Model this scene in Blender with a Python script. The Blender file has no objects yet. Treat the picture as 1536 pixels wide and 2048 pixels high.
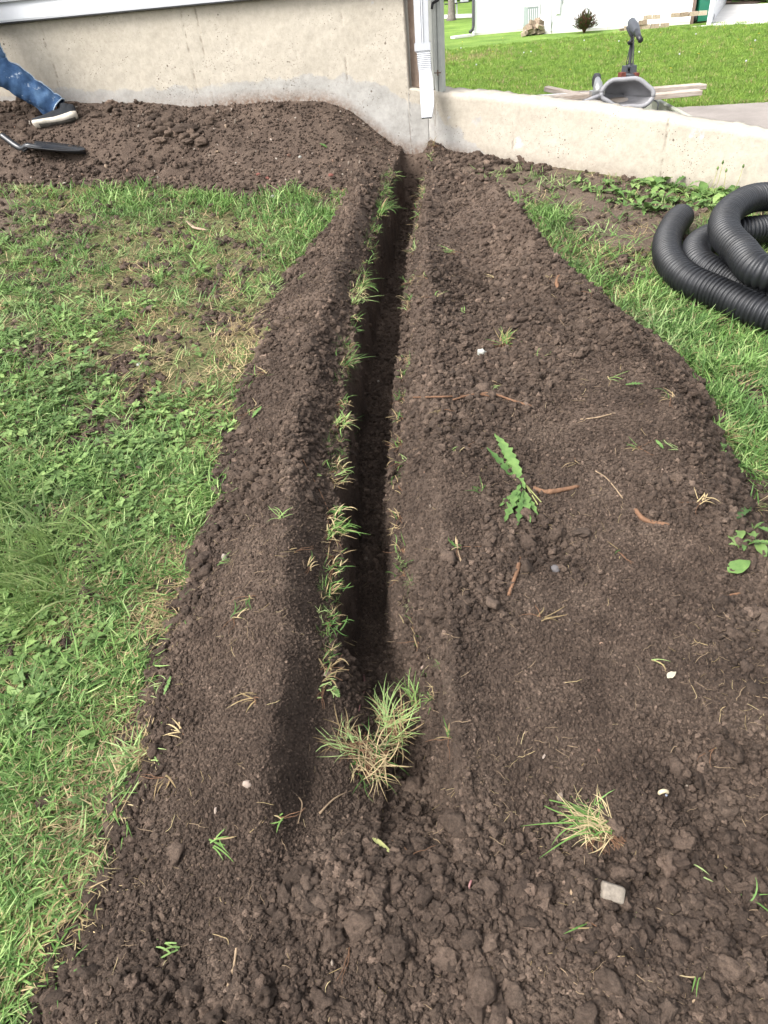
import bpy, bmesh, math, random
import numpy as np
from mathutils import Vector, Matrix, Euler, Quaternion
R = math.radians
rnd = random.Random(7)
rng = np.random.default_rng(7)
sc = bpy.context.scene
col = sc.collection

# ------------------------------------------------------------------ camera, world, sun
EYE = 1.45; FPX = 1400.0; TH = R(37.3); ROLL = math.atan2(182, 1826)
cam = bpy.data.cameras.new('camera'); co = bpy.data.objects.new('camera', cam); col.objects.link(co); sc.camera = co
cam.sensor_fit = 'VERTICAL'; cam.sensor_height = 36; cam.lens = 36*FPX/2048; cam.clip_start = .05; cam.clip_end = 2000
_f = Vector((0, math.cos(TH), -math.sin(TH))); _u = Vector((0, math.sin(TH), math.cos(TH))); _r = Vector((1, 0, 0))
cr, sr = math.cos(ROLL), math.sin(ROLL)
# image right (px) = cr*right - sr*up ; image up = sr*right + cr*up
ix = _r*cr - _u*sr; iy = _r*sr + _u*cr
M = Matrix((ix, iy, -_f)).transposed().to_4x4(); M.translation = (0, 0, EYE); co.matrix_world = M

w = bpy.data.worlds.new('World'); sc.world = w; w.use_nodes = True
nt = w.node_tree; nt.nodes.clear()
sky = nt.nodes.new('ShaderNodeTexSky'); sky.sky_type = 'NISHITA'; sky.sun_disc = False
SUN_EL, SUN_AZ = R(50), R(-118)
sky.sun_elevation = SUN_EL; sky.sun_rotation = SUN_AZ; sky.air_density = 1.0; sky.dust_density = 4.0
hs = nt.nodes.new('ShaderNodeHueSaturation'); hs.inputs['Saturation'].default_value = .25
bg = nt.nodes.new('ShaderNodeBackground'); bg.inputs['Strength'].default_value = .15
wo = nt.nodes.new('ShaderNodeOutputWorld')
nt.links.new(sky.outputs[0], hs.inputs['Color']); nt.links.new(hs.outputs[0], bg.inputs[0]); nt.links.new(bg.outputs[0], wo.inputs[0])
sl = bpy.data.lights.new('sun', 'SUN'); so = bpy.data.objects.new('sun', sl); col.objects.link(so)
sl.energy = 1.3; sl.angle = R(26); sl.color = (1, .975, .94)
d = Vector((math.sin(SUN_AZ)*math.cos(SUN_EL), math.cos(SUN_AZ)*math.cos(SUN_EL), math.sin(SUN_EL)))
so.rotation_euler = d.to_track_quat('Z', 'Y').to_euler()
sc.view_settings.view_transform = 'Standard'; sc.view_settings.look = 'None'
sc.view_settings.exposure = 1.5; sc.view_settings.gamma = 1; sc.view_settings.use_curve_mapping = False
sc.cycles.max_bounces = 6; sc.cycles.diffuse_bounces = 3; sc.cycles.use_denoising = True

# ------------------------------------------------------------------ measuring helpers
def ray(px, py):
    dx, dy = px-768, py-1024
    b = -sr*dx-cr*dy; a = cr*dx-sr*dy
    return Vector((a, _f.y*FPX+_u.y*b, _f.z*FPX+_u.z*b))
def sp(x, k=.25): return k*np.log1p(np.exp(np.clip(x/k, -40, 40)))
def gz(x, y): return .0815*y - .0726*sp(x) + .03*sp(-np.asarray(x, float))
def Gp(px, py, dz=0.):
    d = ray(px, py); z = dz
    for i in range(50):
        t = (z-EYE)/d.z; x, y = d.x*t, d.y*t; z = .5*z+.5*(float(gz(x, y))+dz)
    return x, y
def Dp(px, py, D): return Vector((0, 0, EYE))+ray(px, py)*(D/FPX)
def G(px, py, z):
    d = ray(px, py); t = (z-EYE)/d.z; return Vector((d.x*t, d.y*t, z))

# ------------------------------------------------------------------ numpy noise
def _h(i, j, s=0):
    n = (i.astype(np.int64)*374761393 + j.astype(np.int64)*668265263 + s*1442695041) & 0xffffffff
    n = ((n ^ (n >> 13))*1274126177) & 0xffffffff
    return ((n ^ (n >> 16)) & 0xffffff)/float(0xffffff)
def vn(x, y, f, s=0):
    x = np.asarray(x, float)*f; y = np.asarray(y, float)*f; i = np.floor(x); j = np.floor(y); u = x-i; v = y-j
    u = u*u*(3-2*u); v = v*v*(3-2*v)
    return (_h(i, j, s)*(1-u)+_h(i+1, j, s)*u)*(1-v)+(_h(i, j+1, s)*(1-u)+_h(i+1, j+1, s)*u)*v
def fbm(x, y, f, s=0, o=4):
    a = 0; t = 0; g = 1
    for k in range(o): a = a+g*vn(x, y, f*2**k, s+k*17); t += g; g *= .5
    return a/t
def lumps(x, y, cell, s=0, rmin=.25, rmax=.6):
    """union of round lumps, in units of the cell size"""
    X = x/cell; Y = y/cell; i = np.floor(X); j = np.floor(Y); out = np.zeros_like(X)
    for di in (-1, 0, 1):
        for dj in (-1, 0, 1):
            a, b = i+di, j+dj
            cx = a+_h(a, b, s); cy = b+_h(a, b, s+1); r = rmin+(rmax-rmin)*_h(a, b, s+2)
            out = np.maximum(out, np.sqrt(np.maximum(0, r*r-(X-cx)**2-(Y-cy)**2)))
    return out*cell
def sm(a, b, x):
    t = np.clip((x-a)/(b-a), 0, 1); return t*t*(3-2*t)
def pinp(x, y, poly):
    ins = np.zeros(np.shape(x), bool); n = len(poly)
    for k in range(n):
        x1, y1 = poly[k]; x2, y2 = poly[(k+1) % n]
        if y1 == y2: continue
        c = ((y1 > y) != (y2 > y)) & (x < (x2-x1)*(y-y1)/(y2-y1)+x1); ins ^= c
    return ins

# ------------------------------------------------------------------ terrain
J = Vector((.593, 5.616)); DR = Vector((.8595, -.5111)); DL = Vector((-3.02, .72)).normalized()
def curve(px, dz):
    p = sorted([Gp(a, b, dz)[::-1] for a, b in px]); return [q[0] for q in p], [q[1] for q in p]
cEL = curve([(60, 2048), (200, 1750), (235, 1500), (300, 1350), (345, 1200), (400, 1050), (440, 900), (470, 800), (500, 700), (540, 620), (590, 530), (650, 460), (690, 400)], 0)
cCL = curve([(420, 2048), (520, 1700), (560, 1400), (570, 1100), (590, 900), (620, 700), (660, 560), (720, 420)], .12)
cL = curve([(610, 1650), (628, 1560), (648, 1450), (672, 1300), (678, 1000), (690, 800), (717, 600), (757, 450), (790, 330)], .05)
cR = curve([(905, 1680), (893, 1560), (880, 1450), (838, 1330), (800, 1200), (789, 1000), (799, 800), (812, 650), (822, 500), (840, 400), (858, 330)], 0)
cCR = curve([(950, 1700), (930, 1550), (912, 1400), (888, 1100), (868, 800), (862, 600), (852, 450), (870, 360)], .13)
cRG = curve([(1050, 480), (1130, 580), (1200, 650), (1280, 750), (1400, 900)], .2)
cER = curve([(905, 330), (950, 380), (1050, 470), (1120, 550), (1250, 640), (1330, 690), (1400, 760), (1450, 850), (1475, 950), (1545, 1060), (1640, 1300)], 0)
def ci(c, y): return np.interp(y, c[0], c[1])
def EL(y): return np.where(y < .55, ci(cEL, y)-(.55-y)*.3, ci(cEL, y))
def ER(y): return ci(cER, y)
def Lx(y): return np.where(y > 5.1, ci(cL, y)+(y-5.1)*.13, ci(cL, y))
def Rx(y): return np.where(y > 5.2, ci(cR, y)+(y-5.2)*.13, ci(cR, y))
ZB = ([-.05, .11, .25, .43, .56, .74, 1.1, 1.7, 2.1, 2.8, 3.3, 5], [.40, .41, .46, .60, .70, .775, .80, .80, .83, .88, .91, .95])
def wallcoord(x, y):
    rx, ry = x-J.x, y-J.y
    sL = rx*DL.x+ry*DL.y; dL = ry*DL.x-rx*DL.y
    sR = rx*DR.x+ry*DR.y; dR = rx*DR.y-ry*DR.x
    return sL, dL, sR, dR     # dL, dR > 0 in front of the walls
def bankfrac(x, y):
    sL, dL, sR, dR = wallcoord(x, y)
    wdt = 1.0+.12*(vn(x, y, 2.2, 5)-.5)
    return np.clip(1-dL/wdt, 0, 1)*sm(-.15, .1, sL)
BARE = [[Gp(*p) for p in P] for P in (
    [(880, 305), (1000, 318), (1200, 355), (1330, 378), (1400, 400), (1420, 500), (1290, 500), (1230, 500), (1120, 450), (1090, 400), (1040, 418), (940, 368)],
    [(-60, 395), (45, 400), (60, 440), (20, 470), (-60, 470)])]
_h0 = Dp(330, 272, 4.75); HOLE = (_h0.x, _h0.y)
def soilmask(x, y):
    """>0 on dug soil, with an uneven outline"""
    n = (fbm(x, y, 5.5, 3)-.5)*.24+(vn(x, y, 14, 14)-.5)*.10+(vn(x, y, 30, 4)-.5)*.055
    a = np.minimum(x-EL(y), ER(y)-x)+n
    a = np.where(y > 5.4, -1, a)
    b = (bankfrac(x, y)-.04)*1.0+n*.7
    _, _, sR, dR = wallcoord(x, y)
    c = np.where((sR > -.1), .42-dR-sR*.50, -1)+n
    return np.maximum(np.maximum(a, b), c)
def terrain0(x, y):
    g = gz(x, y)+(fbm(x, y, 1.3, 9)-.5)*.05+(fbm(x, y, 6, 8)-.5)*.012
    el, cl, l, r, c2, er = EL(y), ci(cCL, y), Lx(y), Rx(y), ci(cCR, y), ER(y)
    rg = np.clip(ci(cRG, y), c2+.12, er-.12)
    nz = (fbm(x, y, 3.5, 21)-.5)
    # left berm
    t = np.clip((l-x)/np.maximum(l-el, .05), 0, 1.2); tc = np.clip((l-cl)/np.maximum(l-el, .05), .2, .7)
    HLc = (.14+.09*nz)*(1-sm(4.4, 5.3, y)*.7)
    up = .035+(HLc-.035)*sm(0, 1, t/tc); dn = HLc*np.clip(1-(t-tc)/(1-tc), 0, 1)**1.05
    left = np.where(t < tc, np.minimum(up, HLc), dn)
    # right spread
    far = 1-sm(3.6, 4.9, y)
    HS = (.135+.045*far+.06*nz)*(1-.6*sm(4.6, 5.4, y))
    HR = HS+.10*sm(1.3, 2.4, y)*far
    q = np.clip((x-r)/np.maximum(c2-r, .03), 0, 1)
    a = -.045+(HS+.045)*q**.75
    q2 = np.clip((x-c2)/np.maximum(rg-c2, .05), 0, 1)
    dip = -.085*np.sin(np.pi*q2)*sm(1.8, 2.8, y)*far
    b = HS+(HR-HS)*sm(0, 1, q2)+dip
    cfall = HR*np.clip((er-x)/np.maximum(er-rg, .05), 0, 1)
    right = np.where(x < c2, a, np.where(x < rg, b, cfall))
    h = np.where(x < (l+r)/2, left, right)
    # near end: everything merges into a low heap
    near = 1-sm(.60, .88, y)
    edge = sm(0, .28, x-el)*sm(0, .3, er-x)
    heap = (.085+.09*nz+.05*(vn(x, y, 7, 31)-.5))*edge
    h = h*(1-near)+heap*near
    h = np.where((x < el) | (x > er), 0, h)
    z = g+h
    # bank against the house
    bf = bankfrac(x, y); sL, dL, sR, dR = wallcoord(x, y)
    zb = np.interp(sL, ZB[0], ZB[1]); xw = J.x+DL.x*sL; yw = J.y+DL.y*sL
    rise = np.maximum(zb-gz(xw, yw), 0)
    bank = g+rise*(sm(0, 1, bf*1.12)*.62+.38*bf)+(fbm(x, y, 5, 77)-.5)*.07*sm(0, .25, bf)*(1-sm(.9, 1, bf))
    z = np.maximum(z, bank)
    hx, hy = HOLE; dh = ((x-hx)/.20)**2+((y-hy)/.10)**2; z = z-.07*np.exp(-dh**1.5)*(bf > 0)+.05*np.exp(-(((x-hx-.06)/.16)**2+((y-hy+.16)/.06)**2))*(bf > 0)
    c = np.where(sR > -.1, sm(0, .3, .42-dR-sR*.5), 0)
    z = z+c*(.02+.05*(fbm(x, y, 6, 44)-.45))
    # trench
    e = (.26*sm(.66, .92, y)+.74*sm(1.02, 1.62, y))*(1-sm(5.25, 5.62, y))
    wob = (vn(y, y*0, 9, 61)-.5)*.03+(vn(y, y*0, 31, 62)-.5)*.014
    wob2 = (vn(y, y*0, 8, 63)-.5)*.02+(vn(y, y*0, 27, 64)-.5)*.01
    fl = g-.29*e-.015*sm(.7, .9, y)+(fbm(x, y, 16, 65)-.5)*.05
    inl = sm(0, .022+.16*(1-sm(.95, 1.3, y)), x-(l+wob)); inr = sm(0, .040+.03*sm(1.1, 1.5, y), (r+wob2)-x)
    k = np.minimum(inl, inr)*sm(.60, .92, y)
    return np.where(k > 0, z*(1-k)+np.minimum(fl, z)*k, z), k
def _pt(px, py): return Gp(px, py, .12)
FINE = [(_pt(*p), r_) for p, r_ in (((1080, 1420), .20), ((1180, 1500), .16), ((1250, 1330), .20), ((1000, 1550), .10), ((560, 1350), .10), ((520, 1600), .12), ((1200, 950), .22), ((640, 280), .45), ((560, 330), .35), ((480, 300), .3))]
COARSE = [(_pt(*p), r_) for p, r_ in (((760, 1720), .10), ((900, 1850), .12), ((1430, 820), .18), ((1480, 1050), .18), ((1500, 1280), .14), ((1050, 600), .3), ((60, 230), .4), ((960, 330), .3))]
def roughmap(x, y):
    a = sm(.42, .60, fbm(x, y, 2.6, 91))
    for (cx, cy), r_ in FINE: a = a*(1-.85*np.exp(-((x-cx)**2+(y-cy)**2)/r_**2))
    for (cx, cy), r_ in COARSE: a = a+.8*np.exp(-((x-cx)**2+(y-cy)**2)/r_**2)
    return np.clip(a, 0, 1)
def terrain(x, y, detail=True):
    x = np.asarray(x, float); y = np.asarray(y, float)
    z, k = terrain0(x, y)
    m = soilmask(x, y)
    if detail:
        s = sm(-.02, .05, m)
        rough = .08+.92*roughmap(x, y)
        edge = 1-sm(0, .18, m); rough = np.clip(rough+edge*.5+(1-sm(.45, .72, y))*.25, 0, 1.1)
        stp = 1-k*.6
        z = z+s*stp*(lumps(x+.02*vn(x, y, 40, 12), y+.02*vn(x, y, 40, 13), .05, 1, .02, .5)*.47*rough**1.5+lumps(x+.01*vn(x, y, 90, 14), y, .021, 4, .1, .6)*.75*(.2+.8*rough)+lumps(x, y, .009, 7, .2, .6)*.5+(fbm(x, y, 38, 95)-.5)*.012*rough)
        z = z+(1-s)*(fbm(x, y, 40, 6)-.5)*.014
    return z
def th(x, y): return float(terrain(np.array([x]), np.array([y]))[0])
def th0(x, y): return float(terrain(np.array([x]), np.array([y]), False)[0])
def hit(px, py, dz=0.):
    """the point where the line of sight meets the real ground"""
    d = ray(px, py)
    t = np.linspace(.7/1400, 7.5/1400, 900); x = d.x*t; y = d.y*t; z = EYE+d.z*t
    g = terrain(x, y)+dz; b = np.where(z < g)[0]
    i = b[0] if len(b) else 899
    return Vector((x[i], y[i], z[i]))

# ------------------------------------------------------------------ object helpers
def link(name, me, parent=None, m=None):
    o = bpy.data.objects.new(name, me); col.objects.link(o)
    if parent: o.parent = parent
    if m is not None:
        for q in (m if isinstance(m, (list, tuple)) else [m]): me.materials.append(q)
    return o
def tag(o, label=None, cat=None, group=None, kind=None):
    if label: o['label'] = label
    if cat: o['category'] = cat
    if group: o['group'] = group
    if kind: o['kind'] = kind
    return o
def empty(name, loc, label=None, cat=None, group=None, rz=0):
    o = bpy.data.objects.new(name, None); col.objects.link(o); o.location = loc; o.rotation_euler = (0, 0, rz)
    o.empty_display_size = .1
    return tag(o, label, cat, group)
def copy_tree(o, parent=None):
    c = o.copy(); col.objects.link(c); c.parent = parent
    for ch in list(o.children): copy_tree(ch, c)
    return c
class MB:
    def __init__(s): s.v = []; s.f = []; s.mi = []; s.sm = []
    def add(s, vs, fs, mi=0, smooth=True):
        b = len(s.v); s.v += [tuple(q) for q in vs]
        for f in fs: s.f.append(tuple(b+i for i in f)); s.mi.append(mi); s.sm.append(smooth)
    def box(s, c, d, rot=None, mi=0, taper=1.):
        vs = []
        for z in (-1, 1):
            k = taper if z > 0 else 1
            for x, y in ((-1, -1), (1, -1), (1, 1), (-1, 1)):
                p = Vector((x*d[0]/2*k, y*d[1]/2*k, z*d[2]/2))
                if rot is not None: p = rot @ p
                vs.append(p+Vector(c))
        s.add(vs, [(3, 2, 1, 0), (4, 5, 6, 7), (0, 1, 5, 4), (1, 2, 6, 5), (2, 3, 7, 6), (3, 0, 4, 7)], mi, False)
    def loft(s, rings, mi=0, cap=True, smooth=True, closed=False):
        n = len(rings[0]); vs = [p for r in rings for p in r]; fs = []
        m = len(rings)
        for i in range(m if closed else m-1):
            for k in range(n):
                a = i*n+k; b = i*n+(k+1) % n; e = ((i+1) % m)*n
                fs.append((a, b, e+(k+1) % n, e+k))
        if cap and not closed: fs += [tuple(range(n))[::-1], tuple((m-1)*n+k for k in range(n))]
        s.add(vs, fs, mi, smooth)
    def tube(s, pts, rad, n=8, mi=0, cap=True, flat=1.):
        pts = [Vector(p) for p in pts]; m = len(pts)
        rad = rad if hasattr(rad, '__len__') else [rad]*m
        tg = [(pts[min(i+1, m-1)]-pts[max(i-1, 0)]).normalized() for i in range(m)]
        up = Vector((0, 0, 1)) if abs(tg[0].z) < .9 else Vector((1, 0, 0))
        nn = (up-tg[0]*up.dot(tg[0])).normalized(); rings = []
        for i in range(m):
            nn = (nn-tg[i]*nn.dot(tg[i])); nn.normalize(); bb = tg[i].cross(nn)
            rings.append([pts[i]+(nn*math.cos(2*math.pi*k/n)*flat+bb*math.sin(2*math.pi*k/n))*rad[i] for k in range(n)])
        s.loft(rings, mi, cap)
    def ribbon(s, p, d, L, wd, bend=.5, n=4, mi=0, side=None, tip=.15, curl=0.):
        """a grass blade: p root, d direction, bending down"""
        p = Vector(p); d = Vector(d).normalized()
        sd = side or d.cross(Vector((0, 0, 1)));
        if sd.length < .1: sd = Vector((1, 0, 0))
        sd.normalize(); vs = []; fs = []
        for i in range(n+1):
            t = i/n; ww = wd*.5*(1 if t < .6 else 1-(1-tip)*(t-.6)/.4)
            vs += [p-sd*ww, p+sd*ww]
            p = p+d*(L/n); d = (d+Vector((0, 0, -bend/n))+sd*(curl/n)).normalized()
            if curl: sd = (sd-d*sd.dot(d)).normalized()
        for i in range(n): a = 2*i; fs.append((a, a+1, a+3, a+2))
        s.add(vs, fs, mi, True)
    def mesh(s, name):
        me = bpy.data.meshes.new(name); me.from_pydata(s.v, [], s.f); me.polygons.foreach_set('material_index', s.mi)
        me.polygons.foreach_set('use_smooth', s.sm); me.update(); return me
    def build(s, name, m, parent=None): return link(name, s.mesh(name), parent, m)
def crv(P, n=10):
    P = [Vector(p) for p in P]; out = []
    Q = [P[0]*2-P[1]]+P+[P[-1]*2-P[-2]]
    for i in range(1, len(Q)-2):
        a, b, c, e = Q[i-1:i+3]
        for k in range(n):
            t = k/n; out.append(.5*((2*b)+(c-a)*t+(2*a-5*b+4*c-e)*t*t+(3*b-a-3*c+e)*t**3))
    out.append(P[-1]); return out

# ------------------------------------------------------------------ materials
class NM:
    def __init__(s, name, rough=.9, spec=.3, metal=0.):
        s.m = bpy.data.materials.new(name); s.m.use_nodes = True; s.t = s.m.node_tree; s.b = s.t.nodes['Principled BSDF']
        s.b.inputs['Roughness'].default_value = rough; s.b.inputs['Specular IOR Level'].default_value = spec; s.b.inputs['Metallic'].default_value = metal
        s.g = s.t.nodes.new('ShaderNodeNewGeometry'); s.pos = s.g.outputs['Position']
    def n(s, ty, **k):
        q = s.t.nodes.new(ty)
        for a, b in k.items():
            if a.startswith('i_'): q.inputs[a[2:].replace('_', ' ')].default_value = b
            else: setattr(q, a, b)
        return q
    def l(s, a, b): s.t.links.new(a, b)
    def obj(s): s.pos = s.n('ShaderNodeTexCoord').outputs['Object']; return s
    def noise(s, sc_, det=4, ro=.6, vec=None):
        q = s.n('ShaderNodeTexNoise', i_Scale=sc_, i_Detail=det, i_Roughness=ro); s.l(vec or s.pos, q.inputs['Vector']); return q.outputs['Fac']
    def ramp(s, fac, st, interp='LINEAR'):
        q = s.n('ShaderNodeValToRGB'); q.color_ramp.interpolation = interp; e = q.color_ramp.elements
        while len(e) < len(st): e.new(.5)
        for k, (p, c) in enumerate(st):
            e[k].position = p; e[k].color = (*(c if hasattr(c, '__len__') else (c, c, c)), 1)
        s.l(fac, q.inputs[0]); return q.outputs[0]
    def mix(s, f, a, b, mode='MIX'):
        q = s.n('ShaderNodeMix', data_type='RGBA', blend_type=mode)
        for v, i in ((f, 0), (a, 6), (b, 7)):
            if hasattr(v, 'links'): s.l(v, q.inputs[i])
            elif i == 0: q.inputs[0].default_value = v
            else: q.inputs[i].default_value = (*v, 1)
        return q.outputs[2]
    def math(s, op, a, b=0.):
        q = s.n('ShaderNodeMath', operation=op)
        for v, i in ((a, 0), (b, 1)):
            if hasattr(v, 'links'): s.l(v, q.inputs[i])
            else: q.inputs[i].default_value = v
        return q.outputs[0]
    def col(s, c):
        if hasattr(c, 'links'): s.l(c, s.b.inputs['Base Color'])
        else: s.b.inputs['Base Color'].default_value = (*c, 1)
        return s
    def bump(s, h, st, dist=.01):
        q = s.n('ShaderNodeBump', i_Strength=st, i_Distance=dist); s.l(h, q.inputs['Height'])
        if getattr(s, '_nb', None): s.l(s._nb, q.inputs['Normal'])
        s._nb = q.outputs[0]; s.l(s._nb, s.b.inputs['Normal']); return s
    def rand(s): return s.n('ShaderNodeObjectInfo').outputs['Random']
def simple(name, c, rough=.6, spec=.4, metal=0., var=.12, scale=30., bump=.0, objv=False):
    q = NM(name, rough, spec, metal).obj(); n = q.noise(scale)
    c0 = tuple(v*(1-var) for v in c); c1 = tuple(min(1, v*(1+var)) for v in c)
    cc = q.ramp(n, [(.3, c0), (.7, c1)])
    if objv:
        cc = q.mix(1., cc, q.ramp(q.rand(), [(0, .75), (1, 1.0)]), 'MULTIPLY')
    q.col(cc)
    if bump: q.bump(n, bump, .005)
    return q.m
def soil_mat(name, k=1., inst=False):
    q = NM(name, .95, .25)
    a = q.noise(9, 5, .65); b = q.noise(120, 6, .75); c = q.noise(2.2, 3)
    base = q.ramp(a, [(.3, (.038*k, .0262*k, .0196*k)), (.55, (.060*k, .0425*k, .0318*k)), (.75, (.082*k, .0598*k, .0450*k))])
    fine = q.ramp(b, [(.3, .55), (.5, 1.0), (.72, 1.45), (.8, 2.2)])
    cc = q.mix(1., base, fine, 'MULTIPLY')
    big = q.ramp(c, [(.35, .85), (.65, 1.15)]); cc = q.mix(1., cc, big, 'MULTIPLY')
    if inst: cc = q.mix(1., cc, q.ramp(q.rand(), [(0, .6), (.6, .98), (.95, 1.25), (1, 2.0)]), 'MULTIPLY')
    q.col(cc); q.bump(q.noise(420, 5, .8), 1., .004); q.bump(q.noise(110, 5, .75), .9, .008); return q.m
def leaf_mat(name, stops, inst=True, rough=.55, posn=True, tr=.25):
    q = NM(name, rough, .25)
    f = q.rand() if inst else q.noise(60, 2)
    c = q.ramp(f, stops)
    if not inst: pass
    n = q.noise(3.0, 3); c = q.mix(1., c, q.ramp(n, [(.3, (.78, .78, .8)), (.7, (1.15, 1.12, 1.0))]), 'MULTIPLY')
    n2 = q.noise(45, 3); c = q.mix(1., c, q.ramp(n2, [(.3, (.75, .8, .75)), (.7, (1.2, 1.15, 1.1))]), 'MULTIPLY')
    q.col(c)
    t = q.n('ShaderNodeBsdfTranslucent'); q.l(c, t.inputs[0]); mx = q.n('ShaderNodeMixShader', i_Fac=tr)
    out = q.t.nodes['Material Output']; q.l(q.b.outputs[0], mx.inputs[1]); q.l(t.outputs[0], mx.inputs[2]); q.l(mx.outputs[0], out.inputs[0])
    return q.m
m_soil = soil_mat('soil', 1.66); m_crumb = soil_mat('soil_crumb', 1.84, True)
m_green = leaf_mat('grass_blade', [(0, (.055, .12, .03)), (.35, (.11, .215, .06)), (.7, (.19, .325, .10)), (1, (.37, .48, .22))])
m_blue = leaf_mat('long_grass', [(0, (.09, .15, .045)), (.6, (.18, .27, .09)), (1, (.34, .42, .19))])
m_straw = leaf_mat('dead_grass', [(0, (.20, .148, .085)), (.5, (.32, .245, .145)), (1, (.46, .375, .235))], rough=.8, tr=.1)
m_broad = leaf_mat('broad_leaf', [(0, (.08, .14, .045)), (.6, (.15, .24, .08)), (1, (.24, .35, .13))], tr=.2)
m_weed = leaf_mat('weed_leaf', [(0, (.075, .15, .045)), (1, (.16, .27, .09))], tr=.2)
m_far = leaf_mat('far_grass', [(0, (.12, .22, .035)), (.5, (.18, .30, .055)), (1, (.28, .38, .09))])
m_stem = leaf_mat('stem', [(0, (.30, .33, .13)), (1, (.45, .45, .22))], inst=False)
m_root = simple('root_bark', (.155, .085, .05), .8, .2, 0, .35, 60, .6)
m_pale = simple('pale_root', (.27, .195, .125), .8, .2, 0, .25, 60, .4)
m_stone = NM('pebble', .8, .3); m_stone.obj(); m_stone.col(m_stone.mix(1., m_stone.ramp(m_stone.rand(), [(0, (.12, .09, .07)), (.3, (.20, .16, .125)), (.55, (.32, .28, .235)), (.8, (.22, .115, .08)), (1, (.30, .22, .155))]), m_stone.ramp(m_stone.noise(40), [(.3, .7), (.7, 1.1)]), 'MULTIPLY')); m_stone = m_stone.m
def lawn_mat():
    q = NM('lawn_soil', .95, .2); a = q.noise(5, 4); b = q.noise(90, 5, .7)
    c = q.ramp(a, [(.35, (.075, .10, .028)), (.55, (.12, .12, .045)), (.7, (.16, .13, .07))])
    c2 = q.ramp(b, [(.35, (.03, .022, .015)), (.55, (.11, .10, .05)), (.75, (.25, .20, .11))])
    at = q.n('ShaderNodeAttribute', attribute_name='bare'); dirt = q.ramp(b, [(.3, (.055, .04, .03)), (.55, (.12, .088, .066)), (.8, (.22, .17, .12))])
    q.col(q.mix(at.outputs['Fac'], q.mix(.6, c, c2), dirt)); q.bump(b, .8, .008); return q.m
m_lawn = lawn_mat()

# ------------------------------------------------------------------ the ground in front of the walls
def build_ground():
    ys = [.12]
    while ys[-1] < 7.6: ys.append(ys[-1]+max(.0022, .0039*ys[-1]))
    ys = np.array(ys); wv = np.linspace(-1, 1, 600); a = np.abs(wv); gw = np.sign(wv)*(.36*a+.64*a**2.3)
    cx = (Lx(ys)+Rx(ys))/2; W = 1.25+.52*ys
    X = cx[:, None]+W[:, None]*gw[None, :]; Y = np.repeat(ys[:, None], len(wv), 1)
    Z = terrain(X, Y); Mk = soilmask(X, Y)
    sL, dL, sR, dR = wallcoord(X, Y)
    ok = np.where(X < J.x, dL, np.minimum(dR, 9)) > -.09
    bare = np.zeros_like(X); nz = (fbm(X, Y, 5, 50)-.5)*.3
    for P in BARE: bare = np.maximum(bare, pinp(X+nz*.4, Y+nz*.4, P))
    bare = np.maximum(bare, sm(.66, .74, fbm(X, Y, 3.2, 51)))
    n, m = X.shape
    idx = np.arange(n*m).reshape(n, m)
    q = np.stack([idx[:-1, :-1], idx[:-1, 1:], idx[1:, 1:], idx[1:, :-1]], -1).reshape(-1, 4)
    okf = (ok[:-1, :-1] & ok[1:, 1:] & ok[:-1, 1:] & ok[1:, :-1]).ravel()
    sf = (Mk[:-1, :-1] > 0).ravel()
    co_ = np.stack([X, Y, Z], -1).reshape(-1, 3)
    for name, sel, mt in (('soil_bed', okf & sf, m_soil), ('lawn', okf & ~sf, m_lawn)):
        F = q[sel]; u, inv = np.unique(F, return_inverse=True); F = inv.reshape(-1, 4)
        me = bpy.data.meshes.new(name); me.vertices.add(len(u)); me.vertices.foreach_set('co', co_[u].ravel())
        me.loops.add(F.size); me.loops.foreach_set('vertex_index', F.ravel().astype(np.int32))
        me.polygons.add(len(F)); me.polygons.foreach_set('loop_start', np.arange(0, F.size, 4, dtype=np.int32))
        me.polygons.foreach_set('use_smooth', np.ones(len(F), bool))
        at = me.attributes.new('bare', 'FLOAT', 'POINT'); at.data.foreach_set('value', bare.ravel()[u].astype(np.float32))
        me.update(calc_edges=True); link(name, me, None, mt)['kind'] = 'structure'
build_ground()

# lawn continues around the detailed ground, out of the frame
mb = MB()
Pn = []
for y in (-3, -1.5, -.4, .13): Pn.append([(x, y, float(gz(x, y))-.03) for x in (-8, -5, -3, -1.3, 0, 1.3, 3, 5, 8)])
mb.loft(Pn, cap=False)
for s_ in (-1, 1):
    rr = []
    for y in (.1, 1, 2, 3, 4, 5, 6, 7.4):
        xi = .1+s_*(1.2+.5*y); rr.append([(xi+s_*k, y, float(gz(xi+s_*k, y))-.02) for k in (0, 1, 2.5, 5)])
    if s_ > 0:
        rr = [[p for p in r_] for r_ in rr[:5]]
    vs = [p for r_ in rr for p in r_]; mb.add(vs, [(i*4+k, i*4+k+1, i*4+k+5, i*4+k+4) for i in range(len(rr)-1) for k in range(3)])
mb.build('lawn', m_lawn)['kind'] = 'structure'

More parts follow.
